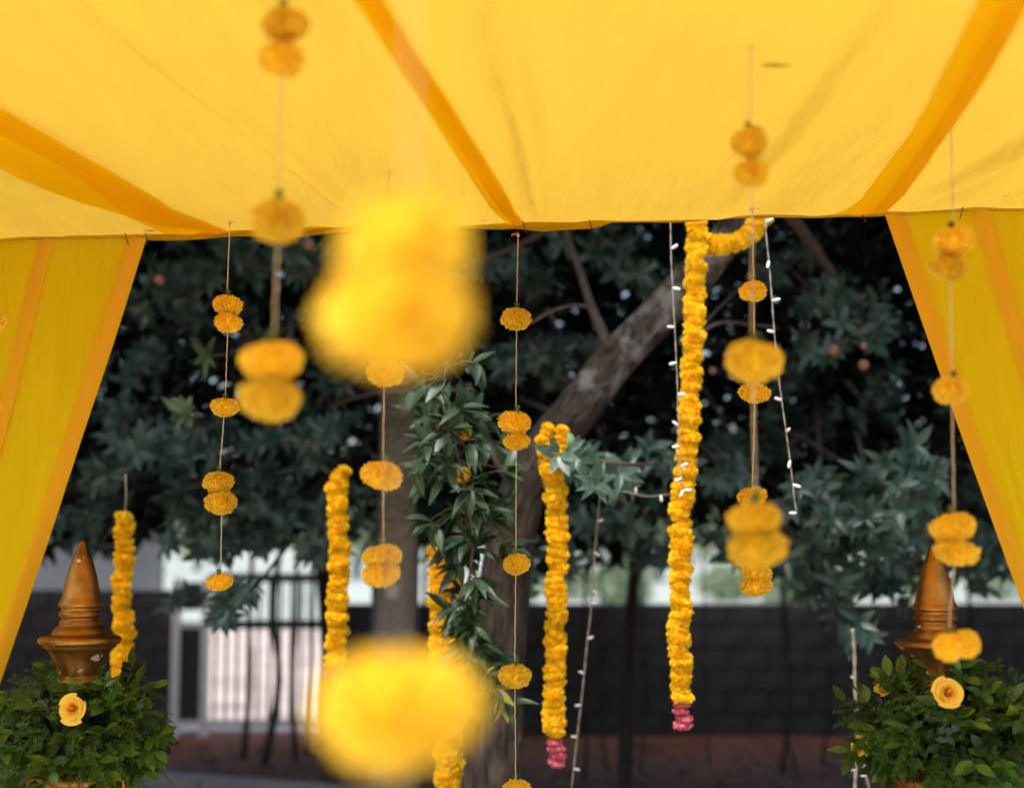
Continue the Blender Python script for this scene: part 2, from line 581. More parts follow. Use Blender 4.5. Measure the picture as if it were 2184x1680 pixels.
gate = empty('metal_gate', (gx(540), WY, 0), 'pale grey metal gate with thin upright bars in the gap of the block wall', 'gate')
for u, w, m in ((378, .08, 'gate_pale'), (440, .075, 'gate_pale'), (704, .07, 'gate_pale')):
    MB().box((gx(u), WY, gz / 2), (w, .07, gz)).build('post', M[m], gate, False)
for v in (1232, 1331):
    MB().box((gx(572), WY, gzv(v)), (gx(698) - gx(446), .05, .085)).build('rail', M['gate_dark'], gate, False)
MB().box((gx(572), WY, gzv(1542)), (gx(698) - gx(446), .04, .07)).build('rail', M['gate_pale'], gate, False)
bm_ = MB().box((0, 0, 0), (.03, .03, gz - gzv(1542))).mesh('bar', M['gate_dark'], False)
for i, u in enumerate(np.linspace(462, 690, 11)):
    link('bar', bm_, gate, Matrix.Translation((gx(u), WY + .002, (gz + gzv(1542)) / 2)))
for v in (1331, 1542):
    MB().box((gx(409), WY, gzv(v)), (gx(434) - gx(385), .05, .06)).build('rail', M['gate_pale'], gate, False)
lz0, lz1 = gzv(1538), gzv(1336)
lm = MB().box((0, 0, 0), (gx(432) - gx(386), .02, .044)).mesh('louvre', M['gate_dark'], False)
nl = int((lz1 - lz0) / .045)
for i in range(nl):
    link('louvre', lm, gate, Matrix.Translation((gx(409), WY, lz0 + (i + .5) * (lz1 - lz0) / nl)) @ Matrix.Rotation(R(8), 4, 'X'))
MB().box((gx(409), WY + .035, (gzv(1336) + gz) / 2 + .06), (gx(432) - gx(386), .02, gz - gzv(1336) - .2)).build('panel', M['gate_dark'], gate, False)

# across the street
a_, b_ = P(-420, 1100, 30), P(350, 1100, 30)
sw = empty('boundary_wall', ((a_.x + b_.x) / 2, 30, 0), 'pale grey plastered wall across the street beyond the left block wall', 'wall')
MB().box(((a_.x + b_.x) / 2, 30, 1.15), (b_.x - a_.x, .25, 2.3)).build('wall_face', M['wall_far'], sw, False)
MB().box(((a_.x + b_.x) / 2, 30, 2.36), (b_.x - a_.x + .1, .35, .12)).build('coping', M['kerb'], sw, False)


# ================================================================== leaf meshes
def leaf_geo(nl=4, w=0.36, fold=0.25, droop=0.25, power=0.75, wave=0.0):
    V = []; F = []
    for i in range(nl + 1):
        t = i / nl
        hw = w / 2 * (math.sin(math.pi * min(1, t ** power))) + (0.004 if 0 < t < 1 else 0.002)
        z = -droop * t * t
        V += [(t, -hw, z + fold * hw + wave * math.sin(t * 9)), (t, 0, z), (t, hw, z + fold * hw - wave * math.sin(t * 8 + 1))]
    for i in range(nl):
        o = i * 3
        F += [(o, o + 3, o + 4, o + 1), (o + 1, o + 4, o + 5, o + 2)]
    return np.array(V), F


L_ROS = [leaf_geo(5, .36, .25, .22), leaf_geo(5, .32, .35, .4), leaf_geo(5, .4, .15, .1, wave=.01)]
L_LOW = (np.array([(0, 0, 0), (.5, -.19, .02), (1, 0, -.15), (.5, .19, .02)], float), [(0, 1, 2), (0, 2, 3)])
L_SPR = [leaf_geo(6, .46, .18, .15, .9, .012), leaf_geo(6, .5, .1, .3, .95, .015), leaf_geo(6, .4, .3, .05, .9)]
L_VIN = [leaf_geo(6, .3, .3, .3), leaf_geo(6, .34, .2, .1, wave=.008), leaf_geo(6, .28, .35, .45)]


def m4(rot3, loc, s):
    m = rot3.to_4x4() @ Matrix.Diagonal((s, s, s, 1))
    m.translation = loc
    return m


# ================================================================== trees beyond
def leaf_mass(mb, n, box, size, zbias=None, keep=None):
    (x0, x1), (y0, y1), (z0, z1) = box
    bv, bf = L_LOW
    k = 0
    while k < n:
        p = Vector((random.uniform(x0, x1), random.uniform(y0, y1), random.uniform(z0, z1)))
        if keep and not keep(p): continue
        k += 1
        th = random.uniform(0, 6.28); el = random.uniform(-.9, .5)
        d = Vector((math.cos(th) * math.cos(el), math.sin(th) * math.cos(el), math.sin(el)))
        rot = basis(d, (random.uniform(-.7, .7), random.uniform(-.7, .7), 1))
        m = np.array(m4(rot, p, size * random.uniform(.7, 1.3)))
        mb.add(bv @ m[:3, :3].T + m[:3, 3], bf)


def bottom_edge(x, y):
    """how low the crowns hang: ragged"""
    return 1.87 - (.3 if x > 0 else .05) * max(0, math.sin(x * 1.9 + .6)) + .12 * math.sin(x * 2.3) + .1 * math.sin(x * 5.1 + 1) + .07 * math.sin(x * 11 + y)


def dark_tree(u, Yt, x0, x1, n, label, r=.09, lean=0.1):
    base = Vector((P(u, 1500, Yt).x, Yt, 0))
    t = empty('shade_tree', base, label, 'tree', 'dark trees along the wall')
    mb = MB()
    pts = smooth_path([base, base + Vector((lean * .4, .1, 1.0)), base + Vector((lean, -.1, 2.1)), base + Vector((lean * 1.3, .2, 3.6)), base + Vector((lean * 1.2, .3, 5.2))], 5)
    mb.tube(pts, list(np.linspace(r, r * .35, len(pts))), 10, .06)
    tr = mb.build('trunk', M['bark_dark'], t)
    mb = MB()
    for k in range(9):
        a = base + Vector((lean * 1.1, 0, random.uniform(2.0, 4.0)))
        b = Vector((random.uniform(x0, x1), Yt + random.uniform(-1.2, 1.5), a.z + random.uniform(.3, 1.6)))
        m_ = (a + b) / 2 + Vector((0, 0, .25))
        pp = smooth_path([a, m_, b], 5)
        mb.tube(pp, list(np.linspace(r * .4, .012, len(pp))), 6)
    mb.build('limb', M['bark_dark'], t)
    mb = MB()
    leaf_mass(mb, int(n * 1.25), ((x0, x1), (Yt - 1.6, Yt + 1.8), (1.75, 6.0)), .23, keep=lambda p: p.z > bottom_edge(p.x, p.y) + .08 * (p.y - 8))
    tag(mb.build('crown', M['leaf_painted_shade'], t, smooth=False), kind='stuff')


dark_tree(-60, 10.2, -6.4, -2.6, 9500, 'dark leafy tree behind the left yellow curtain', .1)
dark_tree(800 - 90, 10.6, -3.0, .2, 9000, 'dark leafy tree behind the gate and the grey trunk', .08, -.1)
dark_tree(1330, 10.0, -.2, 2.6, 8500, 'dark leafy tree right of the leaning trunk', .06)
dark_tree(1960, 10.3, 2.2, 6.4, 10500, 'dark leafy tree behind the right finial', .09, .2)

dark_tree(-1500, 10.5, -12.5, -6.0, 6000, 'unseen dark tree added farther left to block side light', .1)  # off-frame tree added to keep side light off the wall
dark_tree(3700, 10.5, 6.0, 12.5, 6000, 'unseen dark tree added farther right to block side light', .1)  # its off-frame counterpart, added for the same shading

# thin dark stems in front of the back wall
stems = [(1245, 11.5, 8, .05), (1290, 11.9, 6, -.05), (1365, 11.6, 5, .08), (1510, 12.2, 5, -.03), (1665, 11.8, 9, .12), (1700, 11.4, 6, -.2), (1752, 12.2, 7, .1), (2085, 11.2, 10, -.08),
         (522, 12.6, 13, .06), (566, 12.2, 16, .16), (632, 12.4, 12, -.05), (655, 12.8, 10, .05), (900, 11, 11, .03), (965, 11.5, 9, -.06)]
places = ['right of the second garland', 'behind the hanging fairy lights', 'left of the long garland', 'just right of the long garland', 'under the right foliage, leaning right', 'under the right foliage, leaning left', 'left of the pale wire', 'right of the right finial',
          'in front of the gate, leftmost', 'leaning before the gate bars', 'upright before the gate bars', 'at the right end of the gate', 'right of the grey trunk', 'behind the leafy vine']
for (u, Ys, wpx, ln), pl in zip(stems, places):
    b = Vector((P(u, 1500, Ys).x, Ys, 0)); r = wpx / FPX * Ys / 2
    mb = MB()
    pts = smooth_path([b, b + Vector((ln * .7, 0, .7)), b + Vector((ln * .3, .05, 1.4)), b + Vector((ln * 1.4, .1, 2.6))], 4)
    mb.tube(pts, list(np.linspace(r * 1.15, r * .7, len(pts))), 8, .08)
    st = empty('sapling', b, 'thin dark sapling stem ' + pl, 'sapling', 'saplings before the wall')
    mb.build('stem', M['bark_dark'], st)
    mb = MB()
    for k in range(60):
        th = random.uniform(0, 6.28)
        d = Vector((math.cos(th), math.sin(th), random.uniform(-.6, .3)))
        p = pts[-1] + Vector((random.uniform(-.3, .3), random.uniform(-.3, .3), random.uniform(-.5, .5)))
        m = np.array(m4(basis(d, (0, 0, 1)), p, random.uniform(.12, .2)))
        mb.add(L_LOW[0] @ m[:3, :3].T + m[:3, 3], L_LOW[1])
    tag(mb.build('crown', M['leaf_painted_shade'], st, smooth=False), kind='stuff')

# pale sunlit trees far across the road
for i, (u, Yf, w, h) in enumerate([(760, 75, 9, 6), (1080, 85, 10, 7), (1400, 70, 8, 5), (1720, 90, 12, 7), (2050, 75, 9, 6), (2380, 85, 10, 7), (420, 95, 11, 6)]):
    b = Vector((P(u, 1159, Yf).x, Yf, 0))
    t = empty('far_tree', b, ['pale green tree far beyond the gate, right of its bars', 'pale far tree behind the second garland', 'pale far tree left of the long garland', 'pale far tree right of the long garland', 'pale far tree behind the right finial', 'pale far tree at the right edge behind the curtain', 'pale far tree seen above the gate'][i], 'tree', 'pale trees across the road')
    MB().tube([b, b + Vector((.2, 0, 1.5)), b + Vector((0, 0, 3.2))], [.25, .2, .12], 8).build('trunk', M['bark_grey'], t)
    mb = MB()
    c = b + Vector((0, 0, h * .6))
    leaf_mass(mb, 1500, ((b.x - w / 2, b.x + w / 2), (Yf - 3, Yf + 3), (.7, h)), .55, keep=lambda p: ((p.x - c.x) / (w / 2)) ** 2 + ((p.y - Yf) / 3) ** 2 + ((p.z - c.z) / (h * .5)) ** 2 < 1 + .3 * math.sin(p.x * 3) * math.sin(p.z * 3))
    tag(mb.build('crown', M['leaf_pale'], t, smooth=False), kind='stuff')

# pale shrubs on the far side of the road
for i, (u, Yf, w, h) in enumerate([(1090, 42, 1.6, 1.5), (1215, 48, 2.0, 1.3), (1330, 40, 1.5, 1.6), (1560, 46, 2.2, 1.2), (1675, 41, 1.4, 1.5), (1800, 50, 2.4, 1.5), (1960, 44, 1.8, 1.4), (2130, 47, 2.4, 1.5)]):
    b = Vector((P(u, 1159, Yf).x, Yf, 0))
    t = empty('shrub', b, 'pale sunlit shrub across the road ' + ['behind the central string', 'left of the hanging fairy lights', 'right of the hanging fairy lights', 'just right of the long garland', 'behind the last blooms of the sharp right string', 'left of the right foliage', 'behind the right finial', 'right of the right finial'][i], 'shrub', 'shrubs across the road')
    MB().tube([b, b + Vector((.05, 0, .4)), b + Vector((0, 0, .8))], [.05, .04, .02], 6).build('stem', M['bark_grey'], t)
    mb = MB()
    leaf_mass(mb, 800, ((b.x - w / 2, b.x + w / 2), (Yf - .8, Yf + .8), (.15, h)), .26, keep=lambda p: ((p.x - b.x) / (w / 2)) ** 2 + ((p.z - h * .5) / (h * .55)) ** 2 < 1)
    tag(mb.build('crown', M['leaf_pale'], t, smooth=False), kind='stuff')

# straight grey trunk
gt0 = P(842, 1595, 9.6); gb = Vector((gt0.x, 9.6, 0))
gt = empty('grey_trunk_tree', gb, 'straight pale grey tree trunk behind the hanging marigolds, left of the leafy vine', 'tree')
pts = [Vector((P(840 + 4 * math.sin(i), 1400, 9.6).x + .004 * i, 9.6, z)) for i, z in enumerate(np.linspace(0, 5, 16))]
o = MB().tube(pts, list(np.linspace(.165, .145, 16)), 20, .03).build('trunk', M['bark_grey'], gt)
add_uv(o.data, 20, 16, 5, .15)
mb = MB(); leaf_mass(mb, 1500, ((gb.x - 1.4, gb.x + 1.4), (8.6, 10.6), (3.6, 6.0)), .24)
tag(mb.build('crown', M['leaf_painted_shade'], gt, smooth=False), kind='stuff')
pp_ = P(836, 1258, 9.38)
mb = MB()
G = np.zeros((5, 4, 3))
for i in range(5):
    for j in range(4):
        G[i, j] = (pp_.x + (j - 1.5) * .026 + .006 * math.sin(i), pp_.y - .01 * math.cos((j - 1.5) * .9) + .004 * i, pp_.z + (2 - i) * .026 + .008 * math.sin(j * 2))
mb.grid(G)
tag(mb.build('paper_scrap', M['paper']), 'small torn white paper stuck on the grey trunk', 'paper')

# ================================================================== leaning tree with rosettes
TY = 5.3
tb = Vector((P(1050, 1600, TY).x, TY + .1, 0))
tree = empty('leaning_tree', tb, 'leaning lichened fruit tree with dark leaf rosettes, behind the canopy opening', 'tree')


def tree_tube(name, pix, mat, n=12, jit=.05, per=6):
    pts = smooth_path([P(u, v, Y) for u, v, Y, w in pix], per)
    ws = np.interp(np.linspace(0, len(pix) - 1, len(pts)), range(len(pix)), [w * .93 / FPX * Y / 2 for u, v, Y, w in pix])
    if name == 'trunk':
        t = np.linspace(0, 1, len(pts)); L = sum((a - b).length for a, b in zip(pts[:-1], pts[1:]))
        mb = MB(); mb.tube(pts, list(ws), n, jit)
        V = mb.v[0].reshape(len(pts), n, 3); C = np.array([tuple(p) for p in pts])[:, None]
        th = np.arange(n) / n
        rid = np.array([[float(vnoise(np.array(x * 11 + .8 * math.sin(y * 9)), 51)) * .5 + float(vnoise(np.array(x * 23 + y * 2), 52)) * .25 + .5 * float(vnoise(np.array(y * 17 + x * 3), 53)) for x in th] for y in t]) - .6
        mb.v[0] = (C + (V - C) * (1 + .2 * rid[..., None])).reshape(-1, 3)
        o = mb.build(name, mat, tree)
        add_uv(o.data, n, len(pts), L, .075)
        return o
    mb = MB(); mb.tube(pts, list(ws), n, jit)
    return mb.build(name, mat, tree)


trunk_pix = [(1035, 2230, TY + .15, 175), (1038, 1900, TY + .12, 150), (1045, 1650, TY + .1, 140), (1055, 1450, TY + .1, 128), (1075, 1250, TY + .05, 118), (1108, 1070, TY, 112), (1165, 955, TY, 108), (1235, 868, TY, 104), (1310, 770, TY, 98), (1395, 678, TY, 92), (1480, 590, TY, 86), (1545, 512, TY, 82), (1640, 400, TY + .1, 74), (1750, 250, TY + .3, 60)]
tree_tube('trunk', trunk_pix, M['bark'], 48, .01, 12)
# bulge / knots
for u, v, Yk, w in ((1300, 735, TY - .06, 40), (1200, 900, TY - .1, 44)):
    c = P(u, v, Yk); r = w / FPX * Yk / 2
    mb = MB(); mb.lathe([(r * math.sin(t), -r * math.cos(t) * .8) for t in np.linspace(.1, 3.0, 7)], c, 12)
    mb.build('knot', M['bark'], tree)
tree_tube('branch', [(1195, 440, TY + .4, 14), (1208, 500, TY + .3, 17), (1236, 575, TY + .2, 19), (1262, 655, TY + .1, 22), (1302, 745, TY, 28)], M['twig'], 10)
tree_tube('branch', [(1262, 655, TY + .1, 11), (1225, 652, TY + .05, 9), (1180, 662, TY, 8), (1130, 690, TY, 6), (1090, 700, TY, 4)], M['twig'], 8)
tree_tube('branch', [(1000, 820, TY + .3, 16), (1022, 900, TY + .2, 18), (1050, 960, TY + .1, 20), (1085, 1020, TY + .05, 26)], M['twig'], 8)
tree_tube('branch', [(1480, 720, TY, 10), (1530, 690, TY, 9), (1590, 690, TY + .1, 7), (1660, 700, TY + .2, 5)], M['twig'], 8)
tree_tube('branch', [(1490, 700, TY, 9), (1540, 650, TY + .1, 7), (1580, 610, TY + .2, 5)], M['twig'], 8)
tree_tube('branch', [(480, 545, 6.3, 8), (560, 572, 6.1, 8), (640, 578, 6, 7), (720, 575, 6, 7), (1000, 560, 6.0, 10), (1195, 480, TY + .5, 14)], M['twig'], 8)
tree_tube('branch', [(700, 868, 6.4, 8), (760, 848, 6.2, 9), (830, 835, 6, 9), (1000, 830, 5.8, 12)], M['twig'], 8)
tree_tube('branch', [(1165, 955, TY - .1, 20), (1230, 975, 4.95, 15), (1290, 985, 4.8, 12), (1360, 990, 4.85, 8), (1430, 985, 5.2, 6)], M['twig'], 8)
tree_tube('branch', [(1640, 400, 5.4, 40), (1760, 560, 5.8, 22), (1830, 680, 6.0, 14), (1845, 740, 6.0, 8)], M['twig'], 8)

anchors = [  # u, v, spread_u, spread_v, Y, rosettes, young?
    (470, 560, 200, 45, 6.5, 16), (660, 560, 60, 40, 6.2, 7), (350, 640, 70, 60, 6.8, 9), (520, 720, 150, 60, 7.2, 14), (300, 780, 60, 60, 6.8, 9),
    (440, 765, 12, 8, 5.3, 1, 1), (380, 885, 22, 14, 5.4, 2, 1), (330, 960, 110, 50, 6.2, 16), (560, 960, 140, 60, 6.8, 15), (700, 930, 80, 50, 6.3, 9),
    (180, 1080, 80, 60, 6.5, 12), (420, 1060, 120, 50, 6.8, 13), (600, 1080, 150, 50, 6.8, 14), (530, 1155, 150, 28, 6.6, 10), (690, 1170, 60, 35, 6.5, 6),
    (490, 1295, 35, 26, 5.9, 4), (378, 1285, 28, 20, 6.8, 2), (720, 820, 60, 60, 7, 6), (250, 900, 40, 60, 6.8, 5), (230, 1000, 60, 40, 6.4, 7),
    (1060, 560, 60, 60, 6.3, 6), (1300, 535, 70, 36, 6.2, 8), (1400, 590, 70, 50, 6.8, 6), (1080, 750, 60, 80, 6.5, 6), (1200, 770, 70, 50, 6.8, 6),
    (1275, 990, 95, 45, 4.75, 8), (1420, 985, 60, 25, 5.2, 3), (1330, 1110, 90, 60, 6.4, 9), (1180, 1170, 60, 60, 6.8, 5), (1130, 620, 40, 60, 6.8, 4),
    (1680, 560, 60, 50, 7, 6), (1790, 640, 80, 40, 6.1, 10), (1850, 700, 50, 35, 6.1, 6), (1760, 740, 60, 30, 6.1, 5), (1560, 960, 60, 50, 6.8, 6),
    (1700, 900, 110, 60, 7.4, 8), (1540, 1030, 40, 40, 6.2, 5), (1760, 1070, 90, 50, 5.7, 14), (1900, 1080, 90, 50, 5.5, 16), (1960, 1000, 60, 30, 5.6, 6),
    (1820, 1165, 120, 40, 5.9, 13), (1760, 1240, 60, 40, 6, 6), (1815, 1325, 35, 32, 5.6, 4), (1930, 1170, 60, 40, 6, 6), (2060, 1000, 60, 150, 7.5, 10),
    (1600, 1170, 100, 28, 6.8, 9), (2100, 1160, 60, 40, 7, 6), (1700, 780, 80, 50, 7.3, 6), (1880, 860, 80, 60, 7.5, 6), (1730, 1255, 50, 30, 6.6, 6), (1880, 1255, 60, 35, 6.4, 7), (1960, 1215, 40, 30, 6.6, 4), (2090, 1215, 60, 30, 7.2, 5), (1680, 1210, 40, 25, 6.9, 4), (1120, 1225, 50, 35, 6.9, 5), (1390, 1185, 40, 20, 6.6, 4), (1855, 1010, 14, 8, 5.4, 1, 1), (1790, 1040, 25, 12, 5.5, 2, 1)]
near = []; twmb = MB()
for an in anchors:
    u, v, su, sv, Y, cnt = an[:6]; young = len(an) > 6
    C = P(u, v, Y)
    hub = C + Vector((random.uniform(-.1, .1), .5, random.uniform(.0, .2)))
    back = hub + Vector((random.uniform(-.3, .3), 1.4, random.uniform(.2, .6)))
    if not young: twmb.tube([back, (hub + back) / 2 + Vector((0, 0, .05)), hub], [.016, .012, .008], 5)
    for k in range(cnt if young else int(cnt * 1.5)):
        tip = P(u + random.gauss(0, su * .55), v + random.gauss(0, sv * .55), Y + random.uniform(-.35, .45))
        ax = (tip - hub).normalized()
        ax = (ax + Vector((random.uniform(-.4, .4), -.25, random.uniform(-.1, .5)))).normalized()
        twmb.tube([hub, (hub + tip) / 2 + Vector((0, 0, -.03)), tip], [.006, .0045, .003], 5)
        nl = random.randint(6, 9); ph = random.uniform(0, 6.28)
        ref = ax.orthogonal().normalized()
        for q in range(nl):
            th = ph + q * 2.4
            radial = (Quaternion(ax, th) @ ref)
            spread = random.uniform(.5, 1.5)
            d = ax * math.cos(spread) + radial * math.sin(spread)
            d = d + Vector((random.uniform(-.2, .2), random.uniform(-.2, .2), random.uniform(-.3, .15)))
            size = random.uniform(.06, .108)
            near.append((m4(basis(d, ax), tip + ax * random.uniform(-.03, .01), size), Y - (10 if young else 0), random.randrange(3), young))
        for q in range(4):
            f = random.uniform(.35, .9)
            d = Vector((random.uniform(-1, 1), random.uniform(-.8, .3), random.uniform(-.8, .5))).normalized()
            if not young: near.append((m4(basis(d, (random.uniform(-.5, .5), -.3, 1)), hub.lerp(tip, f), random.uniform(.05, .1)), Y + .3, random.randrange(3), False))
near.sort(key=lambda t: t[1])
lme = [MB().add(*g_).mesh('leaf', M['leaf_tree']) for g_ in L_ROS]
yme = [MB().add(*g_).mesh('young_leaf', M['leaf_young']) for g_ in L_ROS]
for m, Yk, k, young in near[:290]:
    link('leaf', (yme if young else lme)[k], tree, m)
mb = MB()
for m, Yk, k, young in near[290:]:
    mm = np.array(m); mb.add(L_ROS[k][0] @ mm[:3, :3].T + mm[:3, 3], L_ROS[k][1])
tag(mb.build('foliage', M['leaf_tree'], tree), kind='stuff')
twmb.build('twigs', M['twig'], tree)
tree.children[-1]['kind'] = 'stuff'
# deeper crown of the leaning tree, plus unseen leaves added to block skylight
mb = MB()
leaf_mass(mb, 9000, ((-4.2, 4.2), (6.9, 8.6), (1.9, 5.6)), .15, keep=lambda p: p.z > bottom_edge(p.x, p.y) + .05 and not (p.z < 2.1 and random.random() < .5))
leaf_mass(mb, 5000, ((-4.0, 4.2), (5.0, 7.2), (3.6, 5.4)), .17)
leaf_mass(mb, 13000, ((-5.2, 5.2), (4.1, 6.8), (3.0, 5.2)), .19, keep=lambda p: p.z > EYE.z + p.y * .27)  # hidden overhead leaves added to shade the trunk and foliage
leaf_mass(mb, 7000, ((-6.0, -1.9), (4.3, 9), (.9, 5)), .2, keep=lambda p: p.x < -p.y * .44)  # off-frame side leaves added to cut light from the horizon
leaf_mass(mb, 7000, ((1.9, 6.0), (4.3, 9), (.9, 5)), .2, keep=lambda p: p.x > p.y * .44)
leaf_mass(mb, 620, ((-4.6, -1.3), (1.2, 4.2), (3.7, 5.0)), .19)  # leaves added above the canopy corners to darken its edges
leaf_mass(mb, 560, ((1.4, 4.6), (1.2, 4.2), (3.7, 5.0)), .19)
tag(mb.build('crown', M['leaf_painted_shade'], tree, smooth=False), kind='stuff')  # real crown together with the unseen leaves added to block light
# fruits
fme = MB().lathe([(.5 * math.sin(t), -.5 * math.cos(t)) for t in np.linspace(.02, 3.12, 9)], n=14).mesh('fruit', M['fruit'])
for u, v, w in ((340, 597, 24), (660, 522, 26), (1778, 747, 26), (1842, 778, 24), (1842, 738, 16), (1772, 1140, 20), (1600, 590, 18), (1520, 790, 18), (1700, 1020, 15)):
    Yk = 5.75; s = w / FPX * Yk
    link('fruit', fme, tree, m4(Matrix.Rotation(random.uniform(-.4, .4), 3, 'X'), P(u, v, Yk), s))
gme = MB().lathe([(.36 * math.sin(t) * (1 + .1 * math.cos(t)), -.5 * math.cos(t)) for t in np.linspace(.02, 3.12, 10)], n=16).mesh('green_fruit', M['green_fruit'])
o = link('fruit', gme, tree, m4(Matrix.Rotation(-.2, 3, 'Y'), P(1213, 942, 4.6), 44 / FPX * 4.6)); o['label'] = 'green unripe fruit'

# ================================================================== THE MANDAP CANOPY
YAW = R(8.0)
EX = Vector((math.cos(YAW), -math.sin(YAW), 0))     # along the back edge, to the right
EY = Vector((-math.sin(YAW), -math.cos(YAW), 0))    # from the back edge to the front
E0 = P(1100, 476, 3.6)
ZC = E0.z


def roof_st(u, v, z=ZC):
    p = at_z(u, v, z) - E0
    return p.dot(EX), p.dot(EY)


def edge_pt(u, dz=0.0, dy=0.0):
    """point on the back edge line seen at column u"""
    d = ray(u, 480)
    # EYE + k*(d.x,d.y) = E0 + s*EX (plan)
    A = np.array([[d.x, -EX.x], [d.y, -EX.y]]); b = np.array([E0.x - EYE.x, E0.y - EYE.y])
    k, s = np.linalg.solve(A, b)
    return E0 + EX * s + EY * dy + Vector((0, 0, dz)), s


canopy = empty('fabric_canopy', E0 + EY * 1.9 - Vector((0, 0, ZC)), 'bright yellow cloth canopy of the wedding pavilion with orange bands, overhead', 'canopy')
S0, S1, T1 = -2.15, 1.9, 2.86
band_px = [([(385, 512), (300, 470), (239, 437), (120, 375), (0, 315)], [(492, 491), (430, 468), (364, 437), (180, 312), (0, 202)]),
           ([(1086, 482), (1058, 437), (985, 310), (900, 165), (800, 0)], [(1117, 476), (1085, 395), (1020, 270), (950, 145), (862, 0)]),
           ([(1772, 455), (1835, 385), (1930, 250), (1985, 150), (2055, 0)], [(1872, 448), (1925, 370), (2010, 240), (2080, 130), (2155, 0)])]
band_st = []
for lft, rgt in band_px:
    L = [roof_st(u, v) for u, v in lft]; Rr = [roof_st(u, v) for u, v in rgt]
    for q in (L, Rr):
        q[0] = (q[0][0], 0.0)
        (s0, t0), (s1, t1) = q[-2], q[-1]
        k = (T1 - t1) / max(.3, (t1 - t0)) * .6
        q.append((s1 + (s1 - s0) * k * .6, T1))
    band_st.append((L, Rr))


def s_at(q, t):
    return np.interp(t, [a[1] for a in q], [a[0] for a in q])


tt = np.concatenate([np.linspace(0, .35, 26)[:-1], np.linspace(.35, 2.0, 60)[:-1], np.linspace(2.0, T1, 14)])


def roof_z(s, t):
    """sag and wrinkles of the stretched cloth"""
    sag = .03 * np.sin(np.clip(t / T1, 0, 1) * math.pi)
    fan = s / (1 + .25 * t)
    w = .045 * (vnoise(fan * 4.2 + .5 * vnoise(t * 1.3, 5), 1) - .5) * np.minimum(1, t * 4 + .2)
    w += .04 * (vnoise(fan * 9 + .6 * vnoise(t * 2, 7), 2) - .5) * np.exp(-t * .8) * np.minimum(1, t * 6)
    near_edge = np.exp(-t / .22) * np.minimum(1, t * 30)
    w += .02 * near_edge * (vnoise(s * 13 + t * 6, 3) - .5) * .9
    cr = np.abs(np.modf(np.abs(fan * 2.3 + .4 * vnoise(t * .9, 9)))[0] - .5)
    w += -.034 * np.exp(-(cr / .05) ** 2) * np.exp(-((t - .8) / .8) ** 2) * np.minimum(1, t * 4)
    return -sag + w


bounds = []
edges_s = [lambda t: np.full_like(t, S0)]
for L, Rr in band_st:
    edges_s.append(lambda t, L=L, Rr=Rr: (s_at(L, t) * .5 + s_at(Rr, t) * .5))
edges_s.append(lambda t: np.full_like(t, S1))
for k in range(4):
    a = edges_s[k](tt); b = edges_s[k + 1](tt)
    n = 56
    f = np.linspace(0, 1, n)
    Sg = a[:, None] * (1 - f) + b[:, None] * f
    Tg = np.repeat(tt[:, None], n, 1)
    Z = roof_z(Sg, Tg)
    belly = .02 * np.sin(f * math.pi)[None] * np.minimum(1, Tg * 1.5)
    Z = Z + belly
    G = np.zeros((len(tt), n, 3))
    for c in range(3):
        G[..., c] = E0[c] + EX[c] * Sg + EY[c] * Tg
    G[..., 2] += Z
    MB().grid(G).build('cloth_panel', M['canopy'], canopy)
# the orange bands: a doubled strip of cloth gathered under each seam
for bi, (L, Rr) in enumerate(band_st):
    a = s_at(L, tt); b = s_at(Rr, tt)
    n = 17; f = np.linspace(0, 1, n)
    Sg = a[:, None] * (1 - f) + b[:, None] * f
    Tg = np.repeat(tt[:, None], n, 1)
    prof = -.012 - .02 * np.sin(f * math.pi) + .007 * np.sin(f * 13 + bi * 2)
    Z = roof_z(Sg, Tg) + prof[None] * (.6 + .15 * np.sin(Tg * 3 + bi)) * np.minimum(1, .12 + Tg * 2.2) + .004 * (vnoise(Tg * 7 + f[None] * 3, bi + 20) - .5)
    G = np.zeros((len(tt), n, 3))
    for c in range(3): G[..., c] = E0[c] + EX[c] * Sg + EY[c] * Tg
    G[..., 2] += Z
    bo = MB().grid(G).build('band', M['band'], canopy)
    # the folded-over half of the strip
    h0 = [.05, .45, .5][bi]; h1 = [.95, .97, .98][bi]
    f2 = np.linspace(h0, h1, 9)
    if bi == 0: f2 = np.linspace(.62, .98, 9)
    Sg = a[:, None] * (1 - f2) + b[:, None] * f2
    Tg = np.repeat(tt[:, None], 9, 1)
    g2 = np.linspace(0, 1, 9)
    Z2 = roof_z(Sg, Tg) - (.016 + .01 * np.sin(g2 * math.pi)[None]) * np.minimum(1, .25 + Tg * 2) + .004 * (vnoise(Tg * 5, 40 + bi) - .5)
    G = np.zeros((len(tt), 9, 3))
    for c in range(3): G[..., c] = E0[c] + EX[c] * Sg + EY[c] * Tg
    G[..., 2] += Z2
    MB().grid(G).build('fold', M['band'], bo)
# rolled hem hanging from the back edge, over the edge pole
ss = np.linspace(S0, S1, 220)
hem_h = .008 + .006 * vnoise(ss * 5, 31) + .012 * np.exp(-((ss + .85) / .14) ** 2) + .008 * np.exp(-(ss / .1) ** 2) + .006 * np.exp(-((ss - .85) / .12) ** 2)
nprof = 9
G = np.zeros((len(ss), nprof, 3))
for i, s in enumerate(ss):
    for j in range(nprof):
        th = j / (nprof - 1) * math.pi * 1.0
        yy = .014 * math.cos(th) + .003 * math.sin(s * 40)
        zz = .004 - hem_h[i] * math.sin(th) * (1 + .1 * math.sin(s * 23 + j))
        p = E0 + EX * s + EY * yy
        G[i, j] = (p.x, p.y, p.z + zz)
MB().grid(G).build('hem', M['canopy'], canopy)
